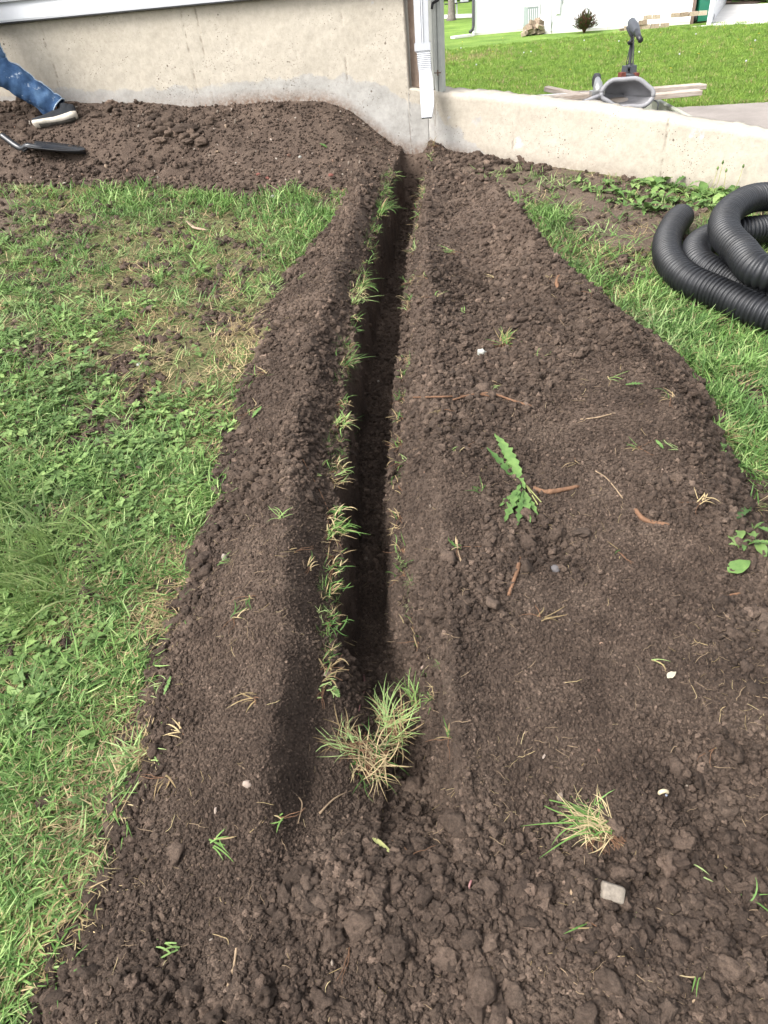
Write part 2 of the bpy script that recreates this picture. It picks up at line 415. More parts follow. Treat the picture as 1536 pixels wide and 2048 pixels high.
# ------------------------------------------------------------------ scattering of uncountable stuff
def protos(name, meshes):
    c = bpy.data.collections.new(name)
    for i, (me, m) in enumerate(meshes):
        o = bpy.data.objects.new('%s_%02d' % (name, i), me); c.objects.link(o)
        for q in (m if isinstance(m, (list, tuple)) else [m]): me.materials.append(q)
    return c
def scatter(name, coll, P, rot, scl, idx):
    me = bpy.data.meshes.new(name); me.vertices.add(len(P)); me.vertices.foreach_set('co', np.asarray(P, np.float32).ravel())
    for nm, ty, key, v in (('rot', 'FLOAT_VECTOR', 'vector', rot), ('scl', 'FLOAT_VECTOR', 'vector', scl), ('idx', 'INT', 'value', idx)):
        a = me.attributes.new(nm, ty, 'POINT'); a.data.foreach_set(key, np.asarray(v, np.int32 if ty == 'INT' else np.float32).ravel())
    o = link(name, me); g = bpy.data.node_groups.new(name, 'GeometryNodeTree')
    g.interface.new_socket('Geometry', in_out='INPUT', socket_type='NodeSocketGeometry'); g.interface.new_socket('Geometry', in_out='OUTPUT', socket_type='NodeSocketGeometry')
    N = g.nodes.new; gi, go, ip, ci_ = N('NodeGroupInput'), N('NodeGroupOutput'), N('GeometryNodeInstanceOnPoints'), N('GeometryNodeCollectionInfo')
    ci_.inputs['Collection'].default_value = coll; ci_.inputs['Separate Children'].default_value = True; ci_.inputs['Reset Children'].default_value = True
    def at(nm, ty):
        a = N('GeometryNodeInputNamedAttribute'); a.data_type = ty; a.inputs['Name'].default_value = nm; return a.outputs['Attribute']
    e = N('FunctionNodeEulerToRotation'); L = g.links.new
    L(gi.outputs[0], ip.inputs['Points']); L(ci_.outputs[0], ip.inputs['Instance']); ip.inputs['Pick Instance'].default_value = True
    L(at('idx', 'INT'), ip.inputs['Instance Index']); L(at('rot', 'FLOAT_VECTOR'), e.inputs[0]); L(e.outputs[0], ip.inputs['Rotation'])
    L(at('scl', 'FLOAT_VECTOR'), ip.inputs['Scale']); L(ip.outputs[0], go.inputs[0])
    md = o.modifiers.new('scatter', 'NODES'); md.node_group = g; o['kind'] = 'stuff'; return o
def sample(n, x0=-330, x1=1870, y0=170, y1=2330):
    """points on the near ground, denser where the eye is closer"""
    px = rng.uniform(x0, x1, n); py = rng.uniform(y0, y1, n); dx, dy = px-768, py-1024
    b = -sr*dx-cr*dy; a = cr*dx-sr*dy
    D = np.stack([a, _f.y*FPX+_u.y*b, _f.z*FPX+_u.z*b], -1); z = np.full(n, .15)
    ok = D[:, 2] < -50; D = D[ok]; z = z[ok]
    for i in range(25):
        t = (z-EYE)/D[:, 2]; x, y = D[:, 0]*t, D[:, 1]*t; z = .5*z+.5*(gz(np.clip(x, -4, 4), np.clip(y, 0, 7))+.08)
    sL, dL, sR, dR = wallcoord(x, y); k = (np.where(x < J.x, dL, dR) > .012) & (y < 7) & (y > .1)
    return x[k], y[k]
def blob(seed, sub=2, rough=.3, flat=.8):
    bm = bmesh.new(); bmesh.ops.create_icosphere(bm, subdivisions=sub, radius=1); r_ = random.Random(seed)
    from mathutils import noise as mn
    off = Vector((seed*3.7, seed*1.3, seed*.9))
    for v in bm.verts:
        n = mn.noise(v.co*1.3+off)*rough+mn.noise(v.co*3.1+off)*rough*.55+(mn.noise(v.co*7+off)*rough*.35 if sub > 2 else 0)
        v.co = v.co*(1+n); v.co.z *= flat; v.co.x *= 1.12
    me = bpy.data.meshes.new('clump'); bm.to_mesh(me); bm.free()
    me.polygons.foreach_set('use_smooth', [sub > 2 or seed % 2 == 0]*len(me.polygons)); return me
crumbs = protos('crumb', [(blob(k, 2 if k < 5 else 3, .75, .85), m_crumb) for k in range(8)])
def soil_crumbs():
    x, y = sample(420000); m = soilmask(x, y)
    edge = 1-sm(0, .22, m); near = 1-sm(.45, .85, y)
    coarse = np.clip(roughmap(x, y)*.85+edge*.8+near*.5, 0, 1.25)
    loose = (m < 0) & (m > -.2) & (rng.random(len(x)) < np.exp(m*17)*.24)
    keep = ((m > 0)) | loose
    keep &= rng.random(len(x)) < .8
    x, y, m, coarse = x[keep], y[keep], m[keep], coarse[keep]
    n = len(x); u = rng.random(n)
    r = .0012+.0009*y+.0014*u**2+(.010+.0025*y)*coarse*np.maximum(0, u-.35)**3.2*2.4
    r = np.where(rng.random(n) < .010*coarse**2*np.minimum(1, y), .008+.012*rng.random(n)**1.5, r)
    r = np.minimum(r, .020)
    _, k = terrain0(x, y); r = np.where(k > .3, np.minimum(r, .009), r)
    z = terrain(x, y)+r*.32
    s = np.stack([r*rng.uniform(.8, 1.3, n), r*rng.uniform(.8, 1.2, n), r*rng.uniform(.6, 1, n)], -1)
    scatter('soil_crumbs', crumbs, np.stack([x, y, z], -1), rng.uniform(0, 6.28, (n, 3))*[.15, .15, 1], s, rng.integers(0, 8, n))
soil_crumbs()
# small pale stones in the bank by the house, and specks of root fibre
pebs = protos('small_pebble', [(blob(40+k, 1, .25, .7), m_stone) for k in range(4)])
def pebbles():
    x, y = sample(60000); m = soilmask(x, y); bf = bankfrac(x, y); _, _, sR, dR = wallcoord(x, y)
    p = np.where(m > 0, .0015, 0)+.22*sm(.02, .15, bf)*(m > 0)+np.where((bf > 0) & (bf < .25), .12, 0)+np.where((sR > 0) & (dR < .6) & (m > 0), .06, 0)
    k = rng.random(len(x)) < p; x, y = x[k], y[k]; n = len(x)
    r = .0028+.009*rng.random(n)**5+.0006*y; z = terrain(x, y)+r*.5
    scatter('small_pebbles', pebs, np.stack([x, y, z], -1), rng.uniform(0, 6.28, (n, 3))*[.3, .3, 1], np.stack([r*1.3, r, r*.8], -1), rng.integers(0, 4, n))
pebbles()
def fibre_mesh(seed):
    r_ = random.Random(seed); b = MB(); p = Vector((-.5, 0, 0)); pts = [p]
    a = 0
    for k in range(5): a += r_.uniform(-.7, .7); p = p+Vector((math.cos(a)*.2, math.sin(a)*.2, r_.uniform(-.03, .04))); pts.append(p)
    b.tube(pts, [.02, .024, .022, .02, .016, .008], 4); return b.mesh('fibre')
fibs = protos('fibre', [(fibre_mesh(k), m_straw if k % 3 == 0 else m_pale) for k in range(6)])
def fibres():
    x, y = sample(30000); m = soilmask(x, y); _, k_ = terrain0(x, y)
    p = np.where(m > 0, .2, 0)*(.3+1.5*(vn(x, y, 4, 99) > .5))+k_*.10
    k = rng.random(len(x)) < p; x, y = x[k], y[k]; n = len(x)
    L = .010+.042*rng.random(n)**3+.003*y; z = terrain(x, y)+.005
    tk = rng.uniform(.006, .018, n)
    rot = rng.uniform(-.35, .35, (n, 3)); rot[:, 2] = rng.uniform(0, 6.28, n)
    scatter('root_fibres', fibs, np.stack([x, y, z], -1), rot, np.stack([L, np.maximum(tk, L*.6), np.maximum(tk, L*.4)], -1), rng.integers(0, 6, n))
fibres()

# ------------------------------------------------------------------ grass
def clump(seed, n, L, wd, lean, spread, bend=(.4, 1.4), seg=3):
    r_ = random.Random(seed); b = MB()
    for i in range(n):
        a = r_.uniform(0, 6.283); l_ = r_.uniform(*lean); d = Vector((math.cos(a)*math.sin(l_), math.sin(a)*math.sin(l_), math.cos(l_)))
        q = r_.random()**.5*spread; c = r_.uniform(0, 6.28)
        b.ribbon((q*math.cos(c), q*math.sin(c), -.004), d, r_.uniform(*L), r_.uniform(*wd), r_.uniform(*bend), seg, curl=r_.gauss(0, .45))
    return b.mesh('blades')
def leaf_mesh(b, p, az, L, W, lift=.5, droop=1.2, teeth=0, mi=0, n=6, fold=.25, stalk=0., shape=1.):
    """one broad leaf; teeth > 0 gives the jagged edge of a dandelion"""
    p = Vector(p); rowsv = []; d = Vector((math.cos(az)*math.cos(lift), math.sin(az)*math.cos(lift), math.sin(lift))); sd = Vector((-math.sin(az), math.cos(az), 0))
    if stalk: 
        b.ribbon(p, d, stalk, W*.12, .1, 2, mi, side=sd, tip=1); p = p+d*stalk
    N = n*(2 if teeth else 1)
    for i in range(N+1):
        t = i/N; ww = W*.5*(math.sin(math.pi*min(1, t**(.75*shape)*.97+.03)))**.8
        if teeth: ww *= (1.15 if i % 2 else 1-teeth)*(.45+.75*t)
        if i == N: ww = W*.03
        up = Vector((0, 0, 1))*ww*fold
        rowsv += [p-sd*ww+up*rnd.uniform(-.2, 1.9), p+Vector((0, 0, rnd.uniform(-.02, .03)*L)), p+sd*ww*rnd.uniform(.8, 1.1)+up*rnd.uniform(-.2, 1.9)]
        p = p+d*(L/N); d = (d+Vector((0, 0, -droop/N))).normalized()
    fs = []
    for i in range(N): a = 3*i; fs += [(a, a+1, a+4, a+3), (a+1, a+2, a+5, a+4)]
    b.add(rowsv, fs, mi, True)
def clover(seed, big=1.):
    r_ = random.Random(seed); b = MB()
    for i in range(4):
        a = r_.uniform(0, 6.28); q = .025*r_.random()*big; c = Vector((q*math.cos(a)*1.4, q*math.sin(a)*1.4, r_.uniform(.012, .03)))
        z0 = r_.uniform(0, 6)
        for k in range(3): leaf_mesh(b, c, z0+k*2.094, r_.uniform(.011, .017)*big, r_.uniform(.011, .015)*big, r_.uniform(.0, .35), .3, 0, 0, 3, .15, 0, .6)
    return b.mesh('clover')
def rosette(seed, n, L, W, teeth):
    r_ = random.Random(seed); b = MB()
    for i in range(n): leaf_mesh(b, (0, 0, .006), r_.uniform(0, 6.28), r_.uniform(.6, 1)*L, r_.uniform(.7, 1)*W, r_.uniform(.15, .7), r_.uniform(.5, 1.2), teeth, 0, 5, .2, L*.15)
    return b.mesh('rosette')
g_short = [(clump(k, 13, (.03, .07), (.0022, .0038), (.25, 1.2), .024), m_green) for k in range(5)]
g_flat = [(clump(20+k, 10, (.04, .10), (.0022, .0042), (1.0, 1.5), .025, (.0, .45)), m_green) for k in range(4)]
g_str = [(clump(30+k, 10, (.03, .075), (.0016, .0034), (1.0, 1.55), .028, (.0, .3)), m_straw) for k in range(4)]
g_long = [(clump(40+k, 8, (.11, .20), (.0035, .0055), (.8, 1.35), .03, (.2, 1.0), 5), m_blue) for k in range(3)]
g_clo = [(clover(50+k), m_broad) for k in range(4)]
g_ros = [(rosette(60+k, 4, .055, .020, 0 if k % 2 else .45), m_broad) for k in range(4)]
lawnc = protos('lawn_plant', g_short+g_flat+g_str+g_long+g_clo+g_ros)
I_S, I_F, I_T, I_L, I_C, I_R = 0, 5, 9, 13, 16, 20
def gp(*p): return [Gp(*q) for q in p]
def nearpt(x, y, px, py, r): a, b = Gp(px, py); return np.exp(-((x-a)**2+(y-b)**2)/r**2)
def lawn_plants():
    x, y = sample(150000, y0=290); m = soilmask(x, y); n = len(x); nz = fbm(x, y, 5, 51); nf = fbm(x, y, 1.6, 56)
    j = (fbm(x, y, 6, 50)-.5)*.16
    bare = np.zeros(n, bool)
    for P in BARE: bare |= pinp(x+j, y+j, P)
    thin = .9*nearpt(x, y, 420, 650, .55)+.8*nearpt(x, y, 330, 470, .45)+.7*nearpt(x, y, 450, 740, .45)+.6*nearpt(x, y, 1230, 520, .35)+.7*nearpt(x, y, 200, 1220, .22)+.7*nearpt(x, y, 230, 1450, .16)+.6*nearpt(x, y, 60, 1850, .25)+.5*nearpt(x, y, 80, 420, .3)
    thin = np.clip(thin, 0, 1)*.8+.6*sm(.45, .62, nz)
    lush = np.clip(sum(nearpt(x, y, a, b, .30) for a, b in ((110, 400), (250, 400), (430, 410), (560, 420), (620, 450)))+sum(nearpt(x, y, a, b, .28) for a, b in ((1010, 410), (1130, 460), (1300, 620), (1200, 560), (1450, 720), (1510, 850))), 0, 1)
    dens = np.clip(.74-.42*thin, .2, 1)*(~bare*1+bare*.22)
    dens = np.where(m > 0, 0, dens)
    k = rng.random(n) < dens; x, y, m, thin, lush, nz, nf = [q[k] for q in (x, y, m, thin, lush, nz, nf)]; n = len(x)
    clo = np.clip(sum(nearpt(x, y, a, b, r) for a, b, r in ((90, 700, .35), (200, 950, .30), (100, 860, .4), (330, 860, .2), (60, 1330, .18), (0, 640, .4))), 0, 1)
    longg = np.clip(nearpt(x, y, 40, 1080, .20)+nearpt(x, y, 130, 1140, .17)+nearpt(x, y, 10, 1200, .15), 0, 1)
    u = rng.random(n); v = rng.random(n); idx = np.full(n, 0)
    pS = np.clip(.30+.5*lush-.3*thin, .06, .9)
    idx = np.where(u < pS*.9, I_S+rng.integers(0, 5, n), np.where(v < .30+.6*np.clip(thin-.1*lush, 0, 1), I_T+rng.integers(0, 4, n), I_F+rng.integers(0, 4, n)))
    idx = np.where((rng.random(n) < clo*.22) & (lush < .4), I_C+rng.integers(0, 4, n), idx)
    idx = np.where((rng.random(n) < (.006+clo*.008)*(1-lush)), I_R+rng.integers(0, 4, n), idx)
    idx = np.where(rng.random(n) < longg*.13, I_L+rng.integers(0, 3, n), idx)
    s = rng.uniform(.6, 1.15, n)*(1+.35*lush)*(1+.06*y)
    s = np.where((idx >= I_L) & (idx < I_C), rng.uniform(.7, 1.1, n), s)
    yaw = rng.uniform(0, 6.28, n); rot = np.stack([rng.normal(0, .15, n), rng.normal(0, .15, n), yaw], -1)
    lg = (idx >= I_L) & (idx < I_C); rot[lg, 1] += .6; rot[lg, 2] = rng.normal(.35, .5, lg.sum())
    z = terrain(x, y)-.002
    scatter('lawn_grass', lawnc, np.stack([x, y, z], -1), rot, np.repeat(s[:, None], 3, 1), idx)
lawn_plants()
def rim_grass():
    n = 1300; y = 1.0+4.3*rng.random(n)**1.1; left = rng.random(n) < .72; x = np.where(left, Lx(y)-rng.random(n)**1.5*.045, Rx(y)+rng.random(n)*.04)
    k = vn(x*0+left*3., y, 9, 70)*.65+vn(x, y, 40, 71)*.35 > np.where(left, .50, .60); x, y, left = x[k], y[k], left[k]; n = len(x)
    u = rng.random(n); idx = np.where(u < .45, I_T+rng.integers(0, 4, n), np.where(u < .85, I_F+rng.integers(0, 4, n), I_S+rng.integers(0, 5, n)))
    rot = np.stack([rng.normal(0, .3, n), np.where(left, .7, -.5)+rng.normal(0, .3, n), rng.normal(0, .5, n)], -1)
    scatter('rim_grass', lawnc, np.stack([x, y, terrain(x, y)+.002], -1), rot, np.repeat(rng.uniform(.2, .7, (n, 1))*(.55+.12*y[:, None]), 3, 1), idx)
rim_grass()

# ------------------------------------------------------------------ concrete walls
def wall_mat(name):
    q = NM(name, .85, .25).obj(); P = q.pos
    base = q.ramp(q.noise(2.5, 5), [(.3, (.40, .357, .292)), (.7, (.475, .428, .357))])
    gray = q.ramp(q.noise(6, 4), [(.3, (.34, .325, .30)), (.7, (.405, .388, .36))])
    a1 = q.n('ShaderNodeAttribute', attribute_name='unpainted'); f = q.math('ADD', a1.outputs['Fac'], q.math('MULTIPLY', q.math('SUBTRACT', q.noise(9, 5), .5), 1.3))
    f = q.ramp(f, [(.42, 0.), (.52, .85), (.8, 1.)]); c = q.mix(f, base, gray)
    # pale worn patches
    pt = q.ramp(q.noise(3.3, 6, .65), [(.66, 0.), (.69, .8)]); c = q.mix(pt, c, (.44, .44, .45))
    a2 = q.n('ShaderNodeAttribute', attribute_name='splash'); f2 = q.math('MULTIPLY', a2.outputs['Fac'], q.ramp(q.noise(45, 5, .75), [(.30, .1), (.6, 1.)]))
    c = q.mix(f2, c, (.19, .13, .095))
    # bug holes
    v = q.n('ShaderNodeTexVoronoi', i_Scale=34.); q.l(P, v.inputs['Vector']); msk = q.ramp(q.noise(5, 3), [(.42, .10), (.62, .9)])
    rnd_ = q.n('ShaderNodeSeparateColor'); q.l(v.outputs['Color'], rnd_.inputs[0])
    rad = q.math('MULTIPLY', q.math('MULTIPLY', q.math('POWER', rnd_.outputs[0], 2.2), .27), msk)
    hole = q.math('LESS_THAN', v.outputs['Distance'], rad)
    v2 = q.n('ShaderNodeTexVoronoi', i_Scale=110.); q.l(P, v2.inputs['Vector']); r2 = q.n('ShaderNodeSeparateColor'); q.l(v2.outputs['Color'], r2.inputs[0])
    hole2 = q.math('LESS_THAN', v2.outputs['Distance'], q.math('MULTIPLY', q.math('MULTIPLY', q.math('POWER', r2.outputs[0], 2.5), .38), msk))
    h = q.math('MAXIMUM', hole, hole2); c = q.mix(q.math('MULTIPLY', h, .78), c, (.10, .075, .055))
    a3 = q.n('ShaderNodeAttribute', attribute_name='crack'); cf = q.math('MULTIPLY', a3.outputs['Fac'], q.ramp(q.noise(24, 4, .7), [(.42, 0.), (.55, 1.)])); c = q.mix(q.math('MULTIPLY', cf, .8), c, (.15, .12, .09))
    mus = q.ramp(q.noise(28, 6, .8), [(.35, .86), (.6, 1.05)]); c = q.mix(1., c, mus, 'MULTIPLY')
    mp = q.n('ShaderNodeMapping'); mp.inputs['Scale'].default_value = (1, 1, 2.2); mp.inputs['Rotation'].default_value = (0, .6, 0); q.l(P, mp.inputs[0])
    sc2 = q.ramp(q.noise(16, 6, .8, mp.outputs[0]), [(.60, 0.), (.64, .55), (.68, 0.)]); sc2 = q.math('MULTIPLY', sc2, q.ramp(q.noise(4, 2), [(.5, 0.), (.6, 1.)])); c = q.mix(sc2, c, (.22, .18, .14))
    q.col(c); q.bump(q.noise(55, 6, .75), .35, .006); q.bump(q.math('MULTIPLY', h, -1.), .8, .008); return q.m
m_wall = wall_mat('painted_concrete')
def ang(d): return math.atan2(d.y, d.x)
def wall(name, org, dr, s0, s1, topf, zbot, thick, unp, spl, cracks, parent=None, ragged=0.):
    """front face in local x (along), -y (front) or +y, z; returns the object"""
    ns = int((s1-s0)/.012)+1; S = np.linspace(s0, s1, ns); nz = 90; rows = []
    tp = topf(S)+(fbm(S, S*0, 9, 3, 6)-.5)*ragged; v = []; U = []; C = []; SP = []
    nrm = Vector((dr.y, -dr.x)) if dr.x > 0 else Vector((-dr.y, dr.x))   # towards the yard
    for k in range(nz):
        t = k/(nz-1); Z = zbot+(tp-zbot)*t
        off = (fbm(S, Z, 3, 11)-.5)*.012+(fbm(S, Z, 22, 12)-.5)*.005
        cr_ = np.zeros(ns)
        for cs, lean, w_ in cracks: cr_ = np.maximum(cr_, np.exp(-((S-cs-lean*(Z-.8)-(vn(Z, Z*0, 20, 5)-.5)*.012)/w_)**2))
        off = off-cr_*.004
        if k == nz-1: off = off-.012
        U.append(unp(S, Z)); C.append(cr_); SP.append(spl(S, Z))
        v += [(org.x+dr.x*s+nrm.x*o, org.y+dr.y*s+nrm.y*o, z) for s, o, z in zip(S, off, Z)]
    fs = [(k*ns+i, k*ns+i+1, (k+1)*ns+i+1, (k+1)*ns+i) for k in range(nz-1) for i in range(ns-1)]
    b0 = len(v)
    for back in (0.35, .7, 1.):
        v += [(org.x+dr.x*s-nrm.x*thick*back, org.y+dr.y*s-nrm.y*thick*back, z+(float(vn(np.array(s*9), np.array(back*5), 3, 8))-.5)*ragged*.8+.001) for s, z in zip(S, tp)]
    v += [(org.x+dr.x*s-nrm.x*thick, org.y+dr.y*s-nrm.y*thick, zbot) for s in S]
    prev = (nz-1)*ns
    for q in range(4):
        cur = b0+q*ns; fs += [(prev+i, prev+i+1, cur+i+1, cur+i) for i in range(ns-1)]; prev = cur
    fs.append(tuple(k*ns+ns-1 for k in range(nz))+tuple(b0+q*ns+ns-1 for q in range(4)))
    fs.append(tuple(k*ns for k in range(nz))+tuple(b0+q*ns for q in range(4)))
    me = bpy.data.meshes.new(name); me.from_pydata(v, [], fs)
    for nm, A in (('unpainted', U), ('crack', C), ('splash', SP)):
        at = me.attributes.new(nm, 'FLOAT', 'POINT'); z_ = np.zeros(len(v), np.float32); A = np.concatenate(A); z_[:len(A)] = A; at.data.foreach_set('value', z_)
    me.polygons.foreach_set('use_smooth', [True]*len(me.polygons)); me.update()
    return link(name, me, parent, m_wall)
house = empty('house', (J.x, J.y, .4), 'house corner with beige concrete foundation, white siding and brown boards beside the downspout', 'house')
def P0(o):   # parent a world-space mesh to a moved empty
    o.matrix_parent_inverse = Matrix.Translation(-Vector(o.parent.location)); return o
# unpainted grey band above the soil: its top edge along the wall
BT = ([-.1, .12, .3, .5, .9, 1.3, 1.7, 2.2, 2.75, 3.4], [.66, .72, .83, .90, .945, .93, .905, .93, .965, .955])
P0(wall('foundation_wall', J, DL, .0, 4.6, lambda s: np.where(s > .137, 1.40, .822-.2*(.137-s)), 0.15, .2,
     lambda s, z: np.clip(.5+(np.interp(s, *BT)-z)*9, 0, 1),
     lambda s, z: np.clip(1-(z-np.interp(s, ZB[0], ZB[1])-.01)/.075, 0, 1)*np.clip(.3+1.3*np.exp(-((s-1.0)/.55)**2)+1.0*np.exp(-((s-.15)/.2)**2), 0, 1),
     [(2.78, .0, .0045), (1.69, .0, .0045), (1.585, .0, .003), (.56, .0, .003)], house, .0))
WT = ([-.2, .1, .735, 1.196, 2.193, 3.6], [.83, .785, .73, .675, .528, .31])
wing = wall('retaining_wall', J, DR, .0, 3.6, lambda s: np.interp(s, *WT), -1.0, .21,
     lambda s, z: np.clip(.5+(.60-s*.9-z+.12)*6, 0, 1)*.95*(s < .5)+.36*np.exp(-((s-.33)/.12)**2),
     lambda s, z: np.clip(1-(z-gz(J.x+DR.x*s, J.y+DR.y*s)-.02)/.07, 0, 1)*np.clip(.4+.9*np.exp(-((s-.05)/.2)**2), 0, 1),
     [(.05, .0, .004), (.62, .0, .003), (1.62, .0, .003)], None, .016)
tag(wing, 'low beige concrete wing wall with chipped paint running right from the house corner', 'concrete wall')
m_siding = simple('white_siding', (.58, .59, .61), .5, .4, 0, .03, 8, .15)
m_white = simple('white_metal', (.50, .51, .535), .35, .5, 0, .05, 25, .05)
m_offwhite = simple('painted_trim', (.40, .41, .38), .5, .4, 0, .08, 15, .1)
m_brownb = simple('brown_board', (.28, .21, .165), .8, .3, 0, .22, 18, .4)
m_dark = simple('black_metal', (.02, .02, .022), .45, .5, 0, .2)
nL = Vector((-DL.y, DL.x))*1.0
if nL.y > 0: nL = -nL
nR = Vector((DR.y, -DR.x)); nR = nR if nR.y < 0 else -nR
def wp(s, z, off, dr=DL, n=None):
    n = n or (nL if dr is DL else nR); return Vector((J.x+dr.x*s+n.x*off, J.y+dr.y*s+n.y*off, z))
def slab(b, s0, s1, z0, z1, o0, o1, dr=DL, mi=0):
    vs = [wp(s, z, o, dr) for z in (z0, z1) for s, o in ((s0, o0), (s1, o0), (s1, o1), (s0, o1))]
    b.add(vs, [(3, 2, 1, 0), (4, 5, 6, 7), (0, 1, 5, 4), (1, 2, 6, 5), (2, 3, 7, 6), (3, 0, 4, 7)], mi, False)
# siding: each lap board a piece, the lowest one overhanging the concrete
for k in range(11):
    b = MB(); z0 = 1.402+k*.115; vs = []
    for s in (.12, 4.6): vs += [wp(s, z0, .045), wp(s, z0+.012, .047), wp(s, z0+.118, .022), wp(s, z0+.118, .0), wp(s, z0, .0)]
    b.add(vs, [(i, (i+1) % 5, 5+(i+1) % 5, 5+i) for i in range(5)]+[(0, 1, 2, 3, 4), (9, 8, 7, 6, 5)], 0, False)
    P0(b.build('siding_board', m_siding, house))
b = MB(); slab(b, .13, 4.6, 1.394, 1.401, -.01, .05); P0(b.build('drip_edge', m_dark, house))
# body of the house behind
b = MB(); x0 = wp(.12, 0, -.2); x1 = wp(4.6, 0, -.2)
for z0, z1 in ((.2, 2.8),):
    q = [x0, x1, x1+Vector((-.3, 6, 0)), x0+Vector((.42, 6, 0))]
    vs = [(p.x, p.y, z) for z in (z0, z1) for p in q]; b.add(vs, [(3, 2, 1, 0), (4, 5, 6, 7), (0, 1, 5, 4), (1, 2, 6, 5), (2, 3, 7, 6), (3, 0, 4, 7)], 0, False)
P0(b.build('side_wall', m_siding, house))
# brown boards and trim standing on the end of the low wall
def post(name, mt, pxa, pxb, ztop, zbot, off, th_, lean=0):
    """a board between two pixel columns measured at its foot"""
    b = MB(); a = wp(pxa, 0, off, DR); c = wp(pxb, 0, off, DR); bk = -nR.to_3d()*th_ if False else Vector((-nR.x, -nR.y, 0))*th_
    vs = [];
    for z in (zbot, ztop): vs += [Vector((p.x, p.y, z)) for p in (a, c, c+bk, a+bk)]
    b.add(vs, [(3, 2, 1, 0), (4, 5, 6, 7), (0, 1, 5, 4), (1, 2, 6, 5), (2, 3, 7, 6), (3, 0, 4, 7)], 0, False)
    return P0(b.build(name, mt, house))
post('brown_board', m_brownb, -.140, -.082, 2.4, .815, -.035, .05)
post('brown_board', m_brownb, -.079, -.022, 2.4, .81, -.030, .05)
post('white_trim', m_offwhite, -.019, .046, 2.4, .80, -.045, .05)
post('corner_trim', m_offwhite, .049, .068, 2.4, .785, -.020, .06)
post('corner_trim', m_offwhite, .071, .097, 2.4, .782, -.028, .06)
b = MB(); p = wp(.07, .90, -.015, DR)
b.tube([p+Vector((-.02, -.01, 0)), p+Vector((.02, -.03, .0))], .004, 6); b.box(p+Vector((0, -.02, 0)), (.008, .012, .035)); P0(b.build('latch_bolt', simple('rusty_steel', (.18, .13, .1), .6, .5, .6), house))
b = MB(); p = wp(.06, 1.285, .01, DR); b.tube([p, p+Vector((.03, -.02, .015)), p+Vector((.09, -.03, .06)), p+Vector((.16, -.04, .12))], [.008, .010, .007, .007], 6); b.tube([p+Vector((.0, 0, .0)), p+Vector((-.005, 0, -.03))], .008, 6)
P0(b.build('gate_arm', m_dark, house))
b = MB(); pts = [wp(.052, z, .003, DR) for z in (2.3, 1.6, 1.2, .9, .8)]; b.tube(pts, .003, 5); P0(b.build('wire', m_offwhite, house))
# downspout
def Wp(px, py, off):
    d = ray(px, py); return Vector((0, 0, EYE))+d*((J.y-off)/d.y)
ds = empty('downspout', Wp(852, 150, .10), 'white rectangular downspout with a flexible ribbed elbow hanging at the house corner', 'downspout')
def rect(c, ax, ay, w_, h_, ribs=0):
    """outline of a rounded rectangle, front face ribbed"""
    pts = []; n = 14
    for i in range(n+1):
        t = i/n*2-1; r_ = (-.006 if ribs and abs((abs(t)*3) % 1-.5) < .2 and abs(t) < .85 else 0)
        pts.append((t*w_/2*(1 if abs(t) < .99 else .98), -h_/2-r_*-1*1.0))
    pts += [(w_/2, -h_/2*.85), (w_/2, h_/2*.85), (w_/2*.95, h_/2), (-w_/2*.95, h_/2), (-w_/2, h_/2*.85), (-w_/2, -h_/2*.85)]
    return [c+ax*a+ay*b_ for a, b_ in pts]
AX = Vector((1, -.12, 0)).normalized(); AY = Vector((.12, 1, 0)).normalized()
def dsp(name, prof, mt=m_white, ribs=0, cap=False):
    b = MB(); rings = []
    for px, py, D, w_, h_, tl in prof:
        c = Wp(px, py, D); ay = (AY*math.cos(tl)+Vector((0, 0, 1))*math.sin(tl)); rings.append(rect(c, AX, ay, w_, h_, ribs))
    b.loft(rings, 0, cap, smooth=False); o = b.build(name, mt, ds); 
    md = o.modifiers.new('thick', 'SOLIDIFY'); md.thickness = .0015; return P0(o)
top = Wp(845, 96, .085)
b = MB(); rings = []
for z in (2.4, 1.8, 1.3, top.z-.02): rings.append(rect(Vector((top.x, top.y, z)), AX, AY, .092, .066, 1))
b.loft(rings, 0, False, smooth=False); P0(b.build('upper_pipe', m_white, ds))
b = MB(); b.loft([rect(Vector((top.x+.001, top.y, top.z+k)), AX, AY, .106, .078) for k in (-.012, .03)], 0, False, smooth=False); P0(b.build('strap', m_white, ds))
prof = []
N = 22
for i in range(N+1):
    t = i/N; y_ = 97+t*45; bulge = 1.07 if i % 2 else .93
    prof.append((846.5+t*3.5, y_, .085+.02*t, .084*bulge, .062*bulge, -.05-.25*t))
dsp('flexible_elbow', prof)
dsp('elbow_tail', [(850, 141, .105, .080, .060, -.3), (852.5, 165, .13, .088, .060, -.3), (854.5, 198, .165, .090, .058, -.3)], m_white)
dsp('outlet', [(854.5, 197, .166, .092, .062, -.3), (855, 215, .185, .086, .056, -.3), (853.5, 236, .21, .066, .05, -.3)], m_white)

